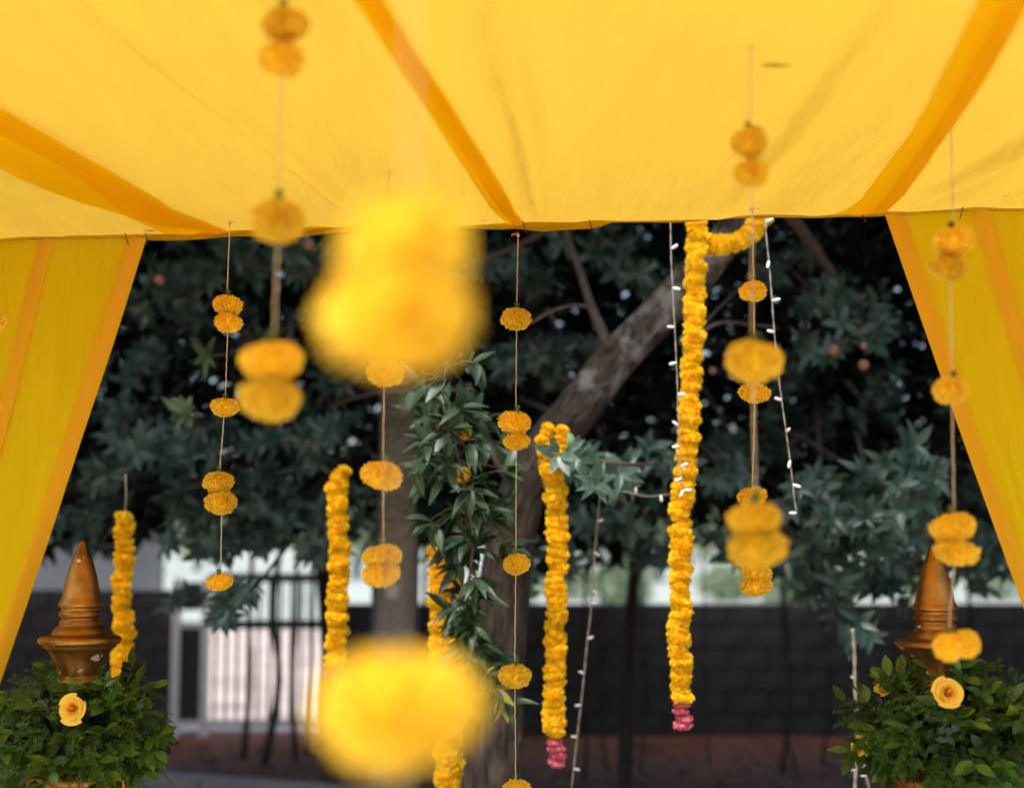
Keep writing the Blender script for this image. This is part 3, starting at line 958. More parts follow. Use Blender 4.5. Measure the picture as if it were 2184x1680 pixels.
# orange doubled patches of hem where the bands are tucked in
for u0, u1, seed in ((288, 870, 3), (1048, 1330, 8)):
    sa, sb = edge_pt(u0)[1], edge_pt(u1)[1]
    sp = np.linspace(sa, sb, 60); f = np.linspace(0, 1, 60)
    hh = (.010 + .014 * vnoise(f * 5, seed)) * np.sin(f * math.pi) ** .5 + .002
    G = np.zeros((60, 6, 3))
    for i, q in enumerate(sp):
        for j in range(6):
            p = E0 + EX * q + EY * (.017 + .003 * math.sin(j + q * 30))
            G[i, j] = (p.x, p.y, p.z + .005 - hh[i] * 1.35 * j / 5)
    MB().grid(G).build('hem_patch', M['band'], canopy)
pm = MB(); pm.tube([E0 + EX * S0 + Vector((0, 0, .013)), E0 + EX * S1 + Vector((0, 0, .013))], .009, 8); pm.build('edge_rod', M['pole'], canopy)
for s in (S0, S1):
    for t in (0, T1):
        p = E0 + EX * s + EY * t
        MB().tube([(p.x, p.y, 0), (p.x, p.y, ZC)], .025, 12).build('pole', M['pole'], canopy)
p0, p1 = E0 + EY * T1 + EX * S0, E0 + EY * T1 + EX * S1
MB().tube([p0, p1], .012, 8).build('edge_rod', M['pole'], canopy)
for s in (S0, S1):
    MB().tube([E0 + EX * s, E0 + EX * s + EY * T1], .012, 8).build('edge_rod', M['pole'], canopy)
# dark tacking stitches along the hem
for u, v0, v1, du in ((277, 498, 528, 4), (320, 512, 528, 0), (1258, 462, 482, 8), (1520, 459, 476, 3), (1835, 438, 452, 10), (2050, 434, 447, -5), (1118, 470, 486, 5)):
    p, s = edge_pt(u, 0, .02)
    a = p + Vector((0, 0, -.001)); b = p + EX * (du * .0012) + Vector((0, 0, -.03)) - EY * .004
    MB().tube([a + EY * .012, a - Vector((0, 0, .016)) + EX * du * .0005, b], .0013, 5).build('stitch', M['stitch'], canopy)

# fallen leaves lying on top of the cloth
fl = [(1655, 98, .058, .2, 'curled dry leaf lying on the canopy cloth near its top right'), (1052, 110, .016, .9, 'tiny dry leaf on the canopy right of the middle band'),
      (320, 489, .04, .05, 'thin dry twig leaf on the cloth by the left hem'), (1470, 383, .018, .1, 'small dry scrap on the canopy above the long garland'),
      (2145, 416, .02, -.4, 'small dry scrap on the canopy above the right curtain'), (880, 372, .014, .3, 'small dark scrap on the canopy above the big blurred marigolds'), (1030, 463, .028, .2, 'small curled dry leaf by the foot of the middle band')]
for u, v, ln, ang, lab in fl:
    s, t = roof_st(u, v)
    p = E0 + EX * s + EY * t
    z = ZC + float(roof_z(np.array(s), np.array(t))) + .0225 * min(1, t * 1.5) + .0015
    bv, bf = leaf_geo(6, .3, .12, .02, .8, .015)
    d = EX * math.cos(ang) + EY * math.sin(ang) * -1
    m = m4(basis(d, (0, 0, 1)), Vector((p.x, p.y, z)) - d * ln / 2, ln)
    me = MB().add(bv, bf).mesh('fallen_leaf', M['dry'])
    o = link('fallen_leaf', me, None, m)
    tag(o, lab, 'leaf', 'dry leaves on the canopy')

# ================================================================== side curtains of the back opening
def curtain(top_us, top_drop, bot_of, label, seam_at, hemside, folds_seed):
    """ruled cloth from the back edge down to the floor; top_us: columns on the edge, bot_of: maps 0..1 to floor-level pixels"""
    c0, _ = edge_pt((top_us[0] + top_us[1]) / 2)
    root = empty('drape_curtain', (c0.x, c0.y, 0), label, 'curtain', 'yellow curtains of the back opening')
    n, mrows = 90, 60

    def pt(f, g, push=0.0):
        u = top_us[0] * (1 - f) + top_us[1] * f
        a, s = edge_pt(u, .008, -.004)
        ub, vb = bot_of(f)
        b = P(ub, vb, a.y + .02)
        gg = g
        p = a.lerp(b, gg)
        bow = math.sin(g * math.pi) * .02
        fold = (.05 * (vnoise(np.array(f * 6.0), folds_seed) - .5) + .022 * (vnoise(np.array(f * 17.0), folds_seed + 3) - .5)) * min(1, g * 3 + .1)
        wr = .006 * (vnoise(np.array(f * 20 + g * 9), folds_seed + 5) - .5)
        p = p + EX * (bow * hemside) + EY * (float(fold) + float(wr) + push)
        return p
    G = np.array([[tuple(pt(f, g)) for f in np.linspace(0, 1, n)] for g in np.linspace(0, 1, mrows)])
    MB().grid(G).build('cloth_panel', M['curtain'], root)

    def strip(name, f0, f1, push):
        G = np.array([[tuple(pt(f, g, push + .004 * math.sin((f - f0) / (f1 - f0) * math.pi))) for f in np.linspace(f0, f1, 7)] for g in np.linspace(0, 1, mrows)])
        MB().grid(G).build(name, M['hem'], root)
    for name, f0, f1 in seam_at:
        strip(name, f0, f1, .005)
    return root


# f = 1 is the free edge for the left curtain, f = 0 for the right one
curtain((-420, 317), 0, lambda f: (-640 + 180 * f, 2720), 'yellow drape tied back at the left of the opening', [('hem', .945, 1.0), ('seam_band', .685, .73)], 1, 11)
curtain((1884, 2500), 0, lambda f: (2700 + 260 * f, 2620), 'yellow drape tied back at the right of the opening', [('hem', 0, .07), ('seam_band', .3, .365)], -1, 17)

# ================================================================== marigolds
def marigold_mesh(name, npet, seed, mat, core_mat, w=.085, rows=(.5, .82, 1.0), cols=4, hz=.36):
    rs = random.Random(seed)
    mb = MB()
    ga = math.pi * (3 - 5 ** .5)
    for i in range(npet):
        zz = 1 - 2 * (i + .5) / npet
        r = math.sqrt(max(0, 1 - zz * zz)); th = i * ga + rs.uniform(-.2, .2)
        lump = 1 + .1 * math.sin(3 * th + seed) * r + rs.uniform(-.1, .07)
        d = Vector((r * math.cos(th), r * math.sin(th), zz))
        S = Vector((.5 * d.x * lump, .5 * d.y * lump, hz * d.z * lump * (1.0 if zz < .3 else .92)))
        n = (d + Vector((rs.uniform(-.35, .35), rs.uniform(-.35, .35), rs.uniform(-.3, .3)))).normalized()
        t = n.cross(Vector((rs.uniform(-1, 1), rs.uniform(-1, 1), rs.uniform(-1, 1)))).normalized()
        b = n.cross(t)
        ph = rs.uniform(0, 6.28); pw = w * rs.uniform(.7, 1.25)
        grid = []
        for j, q in enumerate(rows):
            c = S * (q if j < len(rows) - 1 else 1.0) + n * (.03 * (j - len(rows) + 1) if j == 0 else 0)
            hw = pw * (.45, .85, 1.0)[min(j, 2)] if len(rows) == 3 else pw * (.5, 1.0)[j]
            row = []
            for k in range(cols + 1):
                x = -1 + 2 * k / cols
                ruff = math.sin(x * 4.2 + ph) * .028 * (q - .3)
                tip = (math.cos(x * 5 + ph * 2) * .018 - .03 * x * x) if j == len(rows) - 1 else 0
                row.append(tuple(c + t * (x * hw) + b * ruff + n * tip))
            grid.append(row)
        mb.grid(grid)
    nq = len(mb.f)
    core = [(.4 * math.sin(t), -hz * .78 * math.cos(t)) for t in np.linspace(.02, 3.12, 9)]
    mb.lathe(core, n=16)
    me = mb.mesh(name, mat)
    me.materials.append(core_mat)
    idx = [0] * len(me.polygons)
    for i in range(nq, len(idx)): idx[i] = 1
    me.polygons.foreach_set('material_index', idx)
    return me


MG = [marigold_mesh('marigold', 330, s, M['marigold'], M['marigold_deep']) for s in range(1, 6)]
GG = [marigold_mesh('garland_marigold', 210, s, M['garland'], M['marigold_deep'], .1, (.55, 1.0), 3, .34) for s in range(11, 15)]
PK = [marigold_mesh('pink_blossom', 70, s, M['pink'], M['pink'], .17, (.5, 1.0), 3, .4) for s in range(21, 23)]
cx_mb = MB()
cx_mb.lathe([(.03, .2), (.05, .14), (.085, .02), (.1, -.06), (.02, -.08)][::-1], n=10)
for k in range(7):
    a = k * .9
    cx_mb.tube([(.06 * math.cos(a), .06 * math.sin(a), .06), (.1 * math.cos(a), .1 * math.sin(a), .13), (.1 * math.cos(a), .1 * math.sin(a), .17)], [.018, .016, .004], 5)
CALYX = cx_mb.mesh('calyx', M['calyx'])


def blur_px(Y): return abs(Y - 3.58) / Y * 842 * .0323


def flower(parent, u, v, w, h, Y, calyx=True, k=None):
    b = blur_px(Y) * .5
    W = (w - b) / FPX * Y; H = (h - b * .8) / FPX * Y * 1.15
    rz = random.uniform(0, 6.28)
    rot = Matrix.Rotation(random.uniform(-.16, .16), 4, 'X') @ Matrix.Rotation(random.uniform(-.16, .16), 4, 'Y') @ Matrix.Rotation(rz, 4, 'Z')
    m = Matrix.Translation(P(u, v, Y)) @ rot @ Matrix.Diagonal((W, W, H / .74, 1))
    o = link('marigold', random.choice(MG) if k is None else MG[k], parent, m)
    if calyx:
        mc = Matrix.Translation(P(u, v, Y)) @ rot @ Matrix.Translation((0, 0, H * .46)) @ Matrix.Diagonal((W * .85, W * .85, W * .9, 1))
        link('calyx', CALYX, o, mc)
    return o


STRING_GROUP = 'marigold strings hanging from the canopy'


def marigold_string(top, Y, flowers, label, end=None, knot=True, tr=.00125):
    """top: (u, v) where it is tied; flowers: (u, v, w, h[, calyx])"""
    a = P(top[0], top[1], Y)
    root = empty('marigold_string', a, label, 'flower string', STRING_GROUP)
    pts = [a] + [P(f[0], f[1], Y) for f in flowers]
    if end: pts.append(P(end[0], end[1], Y))
    path = resample(smooth_path(pts, 10), .012) if len(pts) > 1 else pts
    path = [p + Vector((random.uniform(-.0006, .0006), random.uniform(-.0006, .0006), 0)) for p in path]
    MB().tube(path, [tr * random.uniform(.85, 1.2) for _ in path], 6).build('thread', M['twine'], root, origin=tuple(a))
    for f in flowers:
        flower(root, f[0], f[1], f[2], f[3], Y, f[4] if len(f) > 4 else True)
    if knot:
        mb = MB()
        mb.lathe([(.0045 * math.sin(t), -.0045 * math.cos(t)) for t in np.linspace(.1, 3, 6)], a, 8)
        for q in range(3):
            d = Vector((random.uniform(-.02, .02), random.uniform(-.01, .01), random.uniform(-.004, .008)))
            mb.tube([a, a + d * .5 + Vector((0, 0, .004)), a + d], .0008, 4)
        mb.build('knot', M['twine'] if knot is True else M['orange_thread'], root)
    return root


def roofY(u, v):
    return at_z(u, v, ZC - .015).y


marigold_string((490, 478), roofY(490, 478), [(484, 650, 64, 42), (486, 687, 60, 40, False), (479, 868, 60, 38), (467, 1027, 64, 44), (473, 1070, 68, 48, False), (470, 1240, 56, 34)],
                'sharp marigold string right of the left curtain, ending in one bloom above the gate', (473, 1258))
marigold_string((604, -60), 1.95, [(606, 52, 118, 78), (603, 126, 114, 80, False), (594, 470, 128, 100), (583, 770, 146, 92), (580, 850, 144, 98, False)],
                'blurred marigold string with two stacked pairs, left of the huge blurred blooms', (580, 905))
marigold_string((885, -1440), .86, [(872, 545, 325, 300, False), (852, 668, 372, 262, False), (845, 1508, 385, 270, False)],
                'nearest string, its huge marigolds blurred into yellow blobs left of centre', tr=.0007)
marigold_string((830, 345), roofY(830, 345), [(820, 795, 84, 56), (817, 1013, 90, 60), (818, 1185, 86, 50), (815, 1222, 82, 54, False)],
                'softly blurred marigold string in front of the grey trunk', (822, 1262))
marigold_string((1105, 502), 3.58, [(1102, 679, 64, 46), (1100, 900, 70, 48), (1101, 940, 56, 36), (1100, 1202, 58, 42), (1098, 1440, 68, 48), (1100, 1686, 62, 46)],
                'sharp central marigold string tied to the foot of the middle orange band', (1098, 1760), knot='orange')
marigold_string((1601, 92), 2.2, [(1601, 303, 88, 70), (1603, 368, 84, 62, False), (1605, 770, 128, 92), (1613, 1108, 122, 82), (1616, 1166, 132, 84, False)],
                'blurred marigold string overlapping a sharper one right of the long garland', (1616, 1200))
marigold_string((1605, 448), roofY(1605, 448), [(1607, 620, 60, 42), (1610, 838, 66, 40), (1605, 1058, 62, 42), (1612, 1221, 64, 42), (1613, 1248, 68, 40, False)],
                'sharp marigold string behind the blurred one, right of the long garland', (1614, 1270))
r8 = marigold_string((2028, 240), roofY(2028, 240), [(2034, 515, 92, 62), (2027, 571, 88, 56, False), (2030, 832, 80, 60), (2036, 1124, 100, 64), (2037, 1176, 100, 56, False), (2024, 1378, 66, 62), (2060, 1371, 66, 60, False)],
                     'marigold string in front of the right curtain and right finial', None)
marigold_string((-18, 520), 3.4, [(-20, 687, 64, 42), (-24, 860, 62, 42)], 'marigold string cut off by the left edge, before the left curtain', (-24, 900))

# ================================================================== garlands on the tree
def garland(pix, Y, w, label, pink=None, step=None, top_small=0, squash=.7, strands=1):
    path = smooth_path([P(u, v, Y) for u, v in pix], 8)
    root = empty('marigold_garland', path[0], label, 'garland', 'marigold garlands hung on the tree')
    W = w / FPX * Y
    st = step or W * .31
    pts = resample(path, st)
    MB().tube(path, .002, 5).build('thread', M['twine'], root, origin=tuple(path[0]))
    for i, p in enumerate(pts):
        t = (pts[min(i + 1, len(pts) - 1)] - pts[max(i - 1, 0)]).normalized()
        s = W * random.uniform(.88, 1.12)
        if i < top_small: s *= .75
        jit = Vector((random.uniform(-1, 1), random.uniform(-1, 1), 0)) * W * .07
        rot = (t * -1).to_track_quat('Z', 'X').to_matrix() @ Matrix.Rotation(random.uniform(-.34, .34), 3, 'X') @ Matrix.Rotation(random.uniform(-.34, .34), 3, 'Y') @ Matrix.Rotation(random.uniform(0, 6.28), 3, 'Z')
        m = Matrix.Translation(p + jit) @ rot.to_4x4() @ Matrix.Diagonal((s, s, s * squash / .7 * random.uniform(.9, 1.1), 1))
        link('marigold', random.choice(GG), root, m)
    if pink:
        e = path[-1]
        pth = [e + (P(u, v, Y) - e) for u, v in pink]
        for i, p in enumerate(resample(smooth_path([path[-1]] + pth, 8), W * .3)):
            if i == 0: continue
            s = W * random.uniform(.75, .98)
            rot = Matrix.Rotation(random.uniform(-.4, .4), 4, 'X') @ Matrix.Rotation(random.uniform(0, 6.28), 4, 'Z')
            link('pink_blossom', random.choice(PK), root, Matrix.Translation(p + Vector((random.uniform(-.006, .006), 0, 0))) @ rot @ Matrix.Diagonal((s, s, s * .6, 1)))
    return root


garland([(1486, 420), (1486, 500), (1484, 560), (1480, 700), (1471, 850), (1463, 1000), (1453, 1100), (1451, 1250), (1450, 1380), (1454, 1488)], 4.4, 46,
        'long yellow garland with a pink tail hanging beside the leaning trunk', [(1455, 1500), (1456, 1525), (1450, 1556)])
garland([(1495, 512), (1530, 522), (1565, 517), (1600, 497), (1620, 462), (1626, 400)], 4.45, 46, 'short garland swag looped from the long garland to the canopy edge')
garland([(1172, 912), (1160, 935), (1168, 975), (1180, 1020), (1188, 1100), (1186, 1300), (1184, 1450), (1182, 1568)], 4.55, 46,
        'yellow garland with a pink tail under the green fruit, left of the fairy lights', [(1181, 1585), (1186, 1610), (1182, 1638)], top_small=4)
garland([(1198, 915), (1195, 960), (1188, 1010)], 4.5, 26, 'thin short strand looped at the top of the garland under the green fruit')
garland([(944, 915), (958, 904), (976, 915), (988, 938)], 4.5, 44, 'small cluster of yellow marigolds tucked in the top of the leafy vine')
garland([(984, 1006), (988, 1022)], 4.5, 34, 'few yellow marigolds half hidden inside the leafy vine')
garland([(936, 1172), (940, 1260), (944, 1400), (950, 1560), (955, 1760)], 4.7, 50,
        'yellow garland behind the leafy vine and the lowest huge blurred bloom')
garland([(965, 1215), (968, 1330), (968, 1480), (965, 1620), (968, 1760)], 4.72, 44, 'second strand of the garland behind the leafy vine')
garland([(737, 1003), (718, 1035), (722, 1120), (722, 1200), (719, 1300), (716, 1415)], 4.9, 44, 'yellow garland right of the gate, left of the grey trunk', [(712, 1428), (710, 1445)], top_small=1)
tag(MB().tube([P(268, 1010, 4.9), P(269, 1060, 4.9), P(266, 1104, 4.9)], .0016, 5).build('hanging_thread', M['twine']), 'short thread holding up the garland beside the left finial', 'thread')
garland([(266, 1102), (264, 1160), (261, 1222)], 4.9, 42, 'upper short piece of the garland beside the left finial')
garland([(258, 1234), (262, 1300), (264, 1350), (256, 1430), (262, 1560), (268, 1720)], 4.9, 42, 'garland running down behind the left greenery beside the finial')

# ================================================================== fairy lights
bmb = MB()
bmb.lathe([(.0, .0), (.24, .05), (.28, .4), (.32, .55), (.34, 1.0), (.29, 1.4), (.2, 1.65), (.02, 1.75)], n=10)
BULB = bmb.mesh('bulb', M['bulb'])


def lights(pix, bulbs, Y, label, r=.0015, bl=.0145):
    path = smooth_path([P(u, v, Y) for u, v in pix], 8)
    root = empty('fairy_light_string', path[0], label, 'string light', 'unlit fairy lights')
    path = resample(path, .012)
    for q in range(2):
        pp = []
        for i, p in enumerate(path):
            a = i * .7 + q * math.pi
            pp.append(p + Vector((math.cos(a), math.sin(a), 0)) * r * .75)
        MB().tube(pp, r * .8, 5).build('wire', M['wire'], root, origin=tuple(path[0]))
    for u, v in bulbs:
        b = P(u, v, Y)
        c = min(path, key=lambda q: (q - b).length)
        d = (b - c)
        if d.length < .004: d = Vector((.3, -.7, .3))
        d = (d.normalized() + Vector((0, -.35, random.uniform(-.3, .4)))).normalized()
        link('bulb', BULB, root, m4(d.to_track_quat('Z', 'X').to_matrix(), c, bl))
    return root


lights([(1430, 440), (1431, 540), (1436, 640), (1441, 740), (1445, 830), (1448, 920), (1452, 1000), (1459, 1050)],
       [(1436, 527), (1446, 615), (1422, 697), (1427, 775), (1450, 842), (1438, 905), (1441, 954), (1460, 990), (1440, 1022), (1466, 1046), (1450, 1058)], 4.25,
       'fairy light string hanging left of the long garland')
lights([(1470, 1060), (1430, 1054), (1380, 1058), (1330, 1048), (1294, 1046)], [(1356, 1040), (1410, 1066)], 4.75, 'short fairy light piece running sideways left from the long garland', .0021)
lights([(1279, 1060), (1275, 1107), (1267, 1198), (1260, 1303), (1254, 1355), (1247, 1425), (1240, 1493), (1230, 1578), (1218, 1690)],
       [(1286, 1110), (1272, 1180), (1272, 1262), (1273, 1289), (1268, 1360), (1237, 1432), (1231, 1503), (1224, 1571), (1240, 1638)], 5.0, 'blurred fairy light string hanging right of the second garland', .0021, .013)
lights([(1632, 440), (1634, 500), (1642, 580), (1650, 690), (1658, 780), (1668, 860), (1678, 930), (1686, 990), (1694, 1060), (1700, 1100)],
       [(1646, 472), (1639, 560), (1656, 640), (1644, 710), (1656, 782), (1662, 851), (1678, 921), (1684, 985), (1702, 1036), (1690, 1092)], 4.2, 'fairy light string hanging right of the blurred marigolds')
lights([(1818, 1340), (1822, 1385), (1823, 1450), (1826, 1510), (1827, 1560), (1826, 1620), (1822, 1700)], [(1818, 1445), (1832, 1560), (1818, 1640)], 4.9, 'pale wire hanging left of the right greenery', .0042, .01)
lights([(1838, 1600), (1844, 1640), (1858, 1700)], [(1840, 1655)], 4.9, 'short wire end at the lower left of the right greenery', .003, .012)

# ================================================================== leafy vine
vpix = [(955, 770), (945, 850), (965, 930), (985, 1010), (1000, 1090), (1008, 1160), (1000, 1250), (998, 1320), (1012, 1390), (1035, 1450), (1040, 1490)]
VY = 4.35
vpath = smooth_path([P(u, v, VY) for u, v in vpix], 8)
vine = empty('leafy_vine', vpath[0], 'hanging branch of dark green pointed leaves between the grey trunk and the central string', 'vine')
MB().tube(vpath, list(np.linspace(.006, .003, len(vpath))), 7).build('stem', M['twig'], vine)
vme = [MB().add(*g_).mesh('leaf', M['leaf_vine']) for g_ in L_VIN]
vmy = MB().add(*L_VIN[1]).mesh('yellow_leaf', M['leaf_yellow'])
side_mb = MB()
N = len(vpath)
for k in range(96):
    i = int((k + .5) / 96 * (N - 1)); f = i / N
    p = vpath[i]
    wid = .15 * (1 - f) ** .45 + .035 if f < .48 else .07
    a = random.uniform(0, 6.28)
    tip = p + Vector((math.cos(a) * wid * random.uniform(.4, 1), math.sin(a) * wid * .6, random.uniform(-.09, .05)))
    side_mb.tube([p, (p + tip) / 2 + Vector((0, 0, .01)), tip], [.003, .0024, .0016], 5)
    ax = (tip - p).normalized()
    for q in range(6 if f < .8 else 3):
        th = random.uniform(0, 6.28)
        rd = Quaternion(ax, th) @ ax.orthogonal().normalized()
        d = (ax * .55 + rd * .9 + Vector((0, 0, -.15))).normalized()
        yl = f > .86 and random.random() < .16
        link('leaf', vmy if yl else random.choice(vme), vine, m4(basis(d, Vector((random.uniform(-.4, .4), -.6, .8))), tip - ax * random.uniform(0, .04), random.uniform(.07, .105)))
side_mb.build('side_twigs', M['stem'], vine)

# ================================================================== gilded urn pillars with greenery
def px2m(p, Y): return p / FPX * Y


def urn_pillar(u, v_tip, Y, k, label):
    S = Y / FPX * k
    tip = P(u, v_tip, Y)
    z0 = tip.z
    root = empty('urn_pillar', (tip.x, tip.y, 0), label, 'pillar', 'gilded finial pillars')
    prof = [(0.5, 0), (4, -2), (8, -8), (12, -17), (16, -28), (21, -40), (25, -53), (32, -78), (37, -103), (40, -119), (43, -127), (46, -132), (46.5, -136), (43, -139.5), (40, -143), (41, -147), (44.5, -150), (45, -155), (43.5, -159), (39.5, -162), (39.5, -166), (43, -170), (43.5, -173), (42, -176), (47, -180), (53, -185), (56.5, -190), (57, -194), (63, -197), (74, -199), (82, -202), (85, -206), (85, -211), (81, -216), (75, -219), (74.5, -223), (67, -227), (61, -234), (55, -243), (50, -254), (46, -268), (44, -279), (43, -284), (47, -287), (48.5, -293), (46, -300), (37, -307), (26, -313), (24, -335), (30, -380), (34, -420)]
    mb = MB(); mb.lathe([(r * S, z * S) for r, z in prof][::-1], tip, 64)
    mb.build('finial', M['gilt'], root)
    bp = [(30, -430), (70, -455), (96, -478), (101, -484), (101, -494), (96, -500), (95, -510), (94, -530), (88, -552), (76, -575), (58, -598), (40, -615), (34, -630), (40, -640), (40, -650)]
    mb = MB(); mb.lathe([(r * S, z * S) for r, z in bp][::-1], tip, 64)
    bowl = mb.build('bowl', M['gilt'], root)
    # oval loops in relief round the bowl
    ring = MB()
    ring.tube([(math.cos(t) * .7, 0, math.sin(t)) for t in np.linspace(0, 2 * math.pi, 20)], .16, 8, cap=False)
    ring.lathe([(.38 * math.sin(t), -.62 * math.cos(t)) for t in np.linspace(.05, 3.1, 8)], n=10)
    rme = ring.mesh('oval_relief', M['gilt'])
    for q in range(16):
        a = q / 16 * 2 * math.pi
        r = 93 * S
        m = Matrix.Translation(tip + Vector((math.cos(a) * r, math.sin(a) * r, -528 * S))) @ Matrix.Rotation(a + math.pi / 2, 4, 'Z') @ Matrix.Rotation(R(-12), 4, 'X') @ Matrix.Diagonal((16 * S, 16 * S, 20 * S, 1))
        link('oval_relief', rme, bowl, m)
    zb = z0 - 650 * S
    cp = [(.11, 0), (.11, .05), (.09, .07), (.085, .1), (.06, .14), (.05, .3), (.052, .6 * zb), (.046, zb - .06), (.06, zb - .03), (.05, zb)]
    mb = MB(); mb.lathe(cp, (tip.x, tip.y, 0), 40)
    mb.build('pedestal', M['gilt'], root)
    return tip, S


spr_me = [MB().add(*g_).mesh('leaf', M['leaf_sprig']) for g_ in L_SPR]


def fern_sprig(mb, p, d, ln):
    d = d.normalized()
    side = d.orthogonal().normalized()
    nn = int(ln / .0042)
    pts = [p + d * (ln * t) + Vector((0, 0, -.35 * ln * t * t)) for t in np.linspace(0, 1, nn)]
    mb.tube(pts[::max(1, nn // 5)], .0009, 4, cap=False)
    for i, c in enumerate(pts[2:]):
        f = i / nn
        for q in range(4):
            th = random.uniform(0, 6.28)
            nd = (Quaternion(d, th) @ side) * .95 + d * random.uniform(.2, .7)
            L = random.uniform(.012, .021) * (1.15 - .7 * f)
            w = nd.cross(Vector((random.random(), random.random(), random.random()))).normalized() * .0013
            e = c + nd.normalized() * L
            mb.add([c - w, c + w, e], [(0, 1, 2)])


def greenery(cu, cv, Y, hw, hv, label, seed, extra=()):
    random.seed(seed)
    c = P(cu, cv, Y)
    rx = px2m(hw, Y) * .8; rz = px2m(hv, Y) * .78; ry = rx * .8
    root = empty('flower_arrangement', c - Vector((0, 0, rz)), label, 'greenery', 'greenery round the finial pillars')
    sprigs = []; stems = MB(); ferns = MB(); inner = MB()
    leaves = []
    for k in range(60):
        while True:
            d = Vector((random.gauss(0, 1), random.gauss(0, 1), random.gauss(0, 1))).normalized()
            if d.y < .45: break
        surf = c + Vector((d.x * rx, d.y * ry, d.z * rz))
        rootp = c + (surf - c) * .25
        ln = (surf - rootp).length + random.uniform(.0, .05)
        dirv = (d * Vector((1, 1, 1)).length + Vector((random.uniform(-.5, .5), random.uniform(-.5, .2), random.uniform(-.1, .7)))).normalized()
        end = surf + dirv * random.uniform(.02, .07)
        st = smooth_path([rootp, surf, end], 4)
        stems.tube(st, .0014, 5)
        n = random.randint(6, 9)
        for q in range(n):
            f = .35 + .65 * q / (n - 1)
            ip = f * (len(st) - 1); i0 = min(int(ip), len(st) - 2)
            p = st[i0].lerp(st[i0 + 1], ip - i0)
            t = (st[i0 + 1] - st[i0]).normalized()
            sd = t.cross(Vector((0, -.5, 1))).normalized() * (1 if q % 2 else -1)
            ld = (t * (.6 if q < n - 1 else 2) + sd + Vector((random.uniform(-.3, .3), random.uniform(-.3, .1), random.uniform(-.3, .3)))).normalized()
            size = random.uniform(.036, .062) * (1.0 - .25 * abs(f - .6))
            leaves.append((m4(basis(ld, Vector((random.uniform(-.4, .4), -.75, .75))), p, size), p.y - (.1 if f > .6 else 0)))
    for k in range(210):
        while True:
            d = Vector((random.gauss(0, 1), random.gauss(0, 1), random.gauss(0, 1))).normalized()
            if d.y < .35: break
        p = c + Vector((d.x * rx, d.y * ry, d.z * rz)) * random.uniform(.75, 1.08)
        fern_sprig(ferns, p, d + Vector((random.uniform(-.6, .6), random.uniform(-.4, .2), random.uniform(-.3, .8))), random.uniform(.05, .1))
    for k in range(1500):
        d = Vector((random.gauss(0, 1), random.gauss(0, 1), random.gauss(0, 1))).normalized()
        p = c + Vector((d.x * rx, d.y * ry, d.z * rz)) * random.uniform(.35, .85)
        m = np.array(m4(basis(d + Vector((random.uniform(-1, 1), random.uniform(-1, 1), random.uniform(-1, 1))), d), p, random.uniform(.03, .05)))
        g_ = L_SPR[random.randrange(3)]
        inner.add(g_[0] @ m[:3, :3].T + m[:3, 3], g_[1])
    leaves.sort(key=lambda t: t[1])
    for m, y in leaves[:295]:
        link('leaf', random.choice(spr_me), root, m)
    for m, y in leaves[295:]:
        mm = np.array(m); g_ = L_SPR[random.randrange(3)]
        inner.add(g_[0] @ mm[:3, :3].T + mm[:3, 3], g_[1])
    tag(inner.build('foliage', M['leaf_inner_shade'], root), kind='stuff')
    tag(ferns.build('fern', M['fern'], root, smooth=False), kind='stuff')
    tag(stems.build('stems', M['stem'], root), kind='stuff')
    return root


tipL, SL = urn_pillar(177, 1152, 3.62, 1.0, 'gilded pillar with pointed finial and chipped collar at the left')
tipR, SR = urn_pillar(1990, 1160, 3.46, 1.0, 'gilded pillar with pointed finial at the right, partly behind marigolds')
greenery(165, 1552, 3.62, 188, 128, 'ruff of glossy leaves and fern round the left gilded pillar', 41)
greenery(2022, 1545, 3.46, 222, 130, 'ruff of glossy leaves and fern round the right gilded pillar', 42)


# roses
def petal_geo(span, flare, h=1.0, tipcurl=.25, nu=9, nv=6):
    G = np.zeros((nv, nu, 3))
    for j in range(nv):
        g = j / (nv - 1)
        for i in range(nu):
            x = -1 + 2 * i / (nu - 1)
            wv = (math.sin(min(1, g * 1.25 + .12) * math.pi * .5)) * (1 - .12 * g * g)
            a = x * span / 2 * wv
            r = .28 + .62 * (g ** .8) * flare + tipcurl * max(0, g - .7) ** 2 * 6 * flare
            z = h * (g ** .75) * (1 - .22 * x * x * g) - tipcurl * .5 * max(0, g - .75) * flare + .03 * math.sin(x * 5) * g
            G[j, i] = (r * math.cos(a), r * math.sin(a), z)
    return G


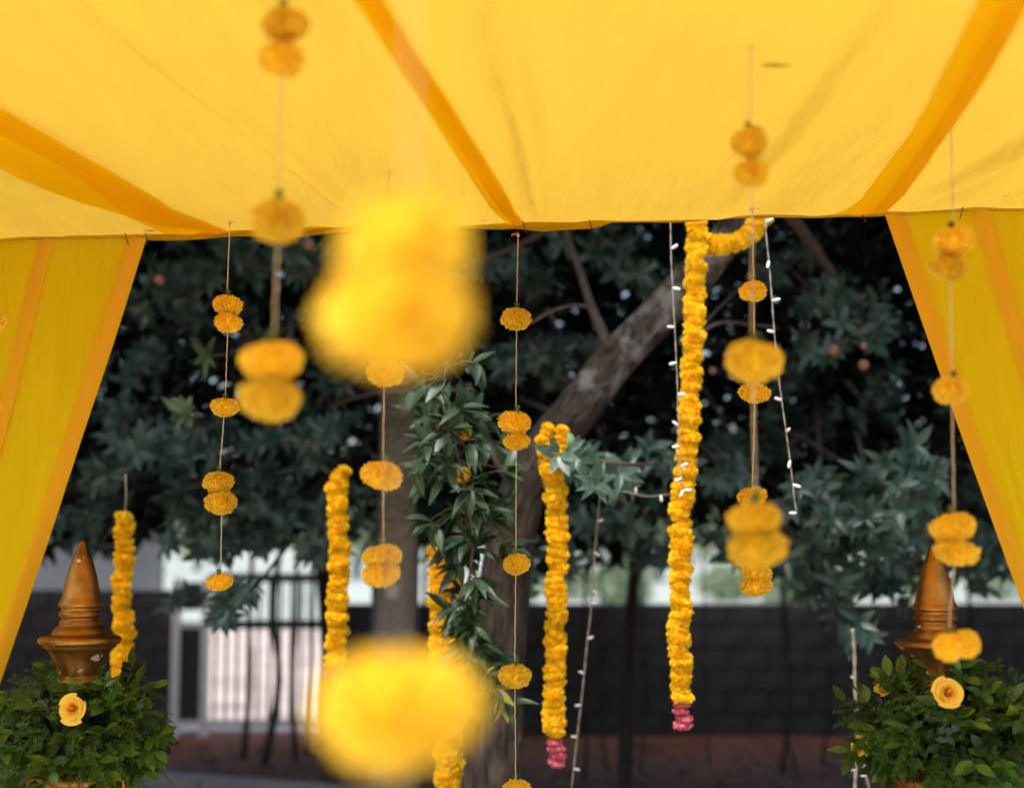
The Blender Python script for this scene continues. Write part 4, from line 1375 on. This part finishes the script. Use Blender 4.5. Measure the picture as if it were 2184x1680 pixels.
def rose(u, v, w, Y, axis, label, seed):
    random.seed(seed)
    c = P(u, v, Y)
    root = empty('rose', c, label, 'rose', 'yellow roses in the greenery')
    S = px2m(w, Y) / 2 / 1.12
    q = Vector(axis).normalized().to_track_quat('Z', 'Y').to_matrix().to_4x4()
    ang = random.uniform(0, 6.28)
    NP = 30
    for k in range(NP):
        f = k / (NP - 1)
        ang += 2.4 + random.uniform(-.12, .12)
        flare = .06 + 1.08 * f ** 1.15
        sc = (.26 + .74 * f ** .9) * random.uniform(.96, 1.04)
        hz = (1.02 - .5 * f ** 1.3) * random.uniform(.95, 1.05)
        G = petal_geo(2.7 - 1.0 * f, flare, 1.0, .04 + .4 * f, 11, 8)
        jitter = np.array([[random.uniform(-1, 1) for _ in range(11)] for _ in range(8)])
        G[..., 2] += jitter * .012 * np.linspace(0, 1, 8)[:, None]
        G[-1, :, 2] += .05 * np.cos(np.linspace(-1, 1, 11) * 1.6) * f
        m = Matrix.Translation(c) @ q @ Matrix.Translation((0, 0, -.5 * S)) @ Matrix.Rotation(ang, 4, 'Z') @ Matrix.Rotation(random.uniform(-.08, .08), 4, 'Y') @ Matrix.Diagonal((S * sc, S * sc, S * hz, 1))
        link('petal', MB().grid(G).mesh('petal', M['rose_heart' if f < .45 else 'rose']), root, m)
    mb = MB(); mb.lathe([(.02, .56), (.07, .52), (.12, .4), (.15, .1), (.12, -.4), (.05, -.5)][::-1], n=14)
    link('bud', mb.mesh('bud', M['rose_heart']), root, Matrix.Translation(c) @ q @ Matrix.Diagonal((S, S, S * .85, 1)))
    mb = MB(); mb.lathe([(.05, -.95), (.3, -.75), (.34, -.5), (.2, -.4)], n=12)
    link('sepal_cup', mb.mesh('sepal_cup', M['calyx']), root, Matrix.Translation(c) @ q @ Matrix.Diagonal((S, S, S, 1)))
    return root


rose(154, 1510, 60, 3.4, (-.05, -1, .22), 'open yellow rose in the left greenery below the finial', 3)
rose(2022, 1475, 66, 3.24, (.05, -1, .35), 'open yellow rose in the right greenery under the finial base', 4)
rose(1834, 1590, 50, 3.42, (-.75, -.5, .2), 'yellow rose facing sideways at the left side of the right greenery', 5)
rose(1882, 1468, 36, 3.44, (-.3, -.6, .7), 'small yellow rose half hidden by fern in the right greenery', 6)
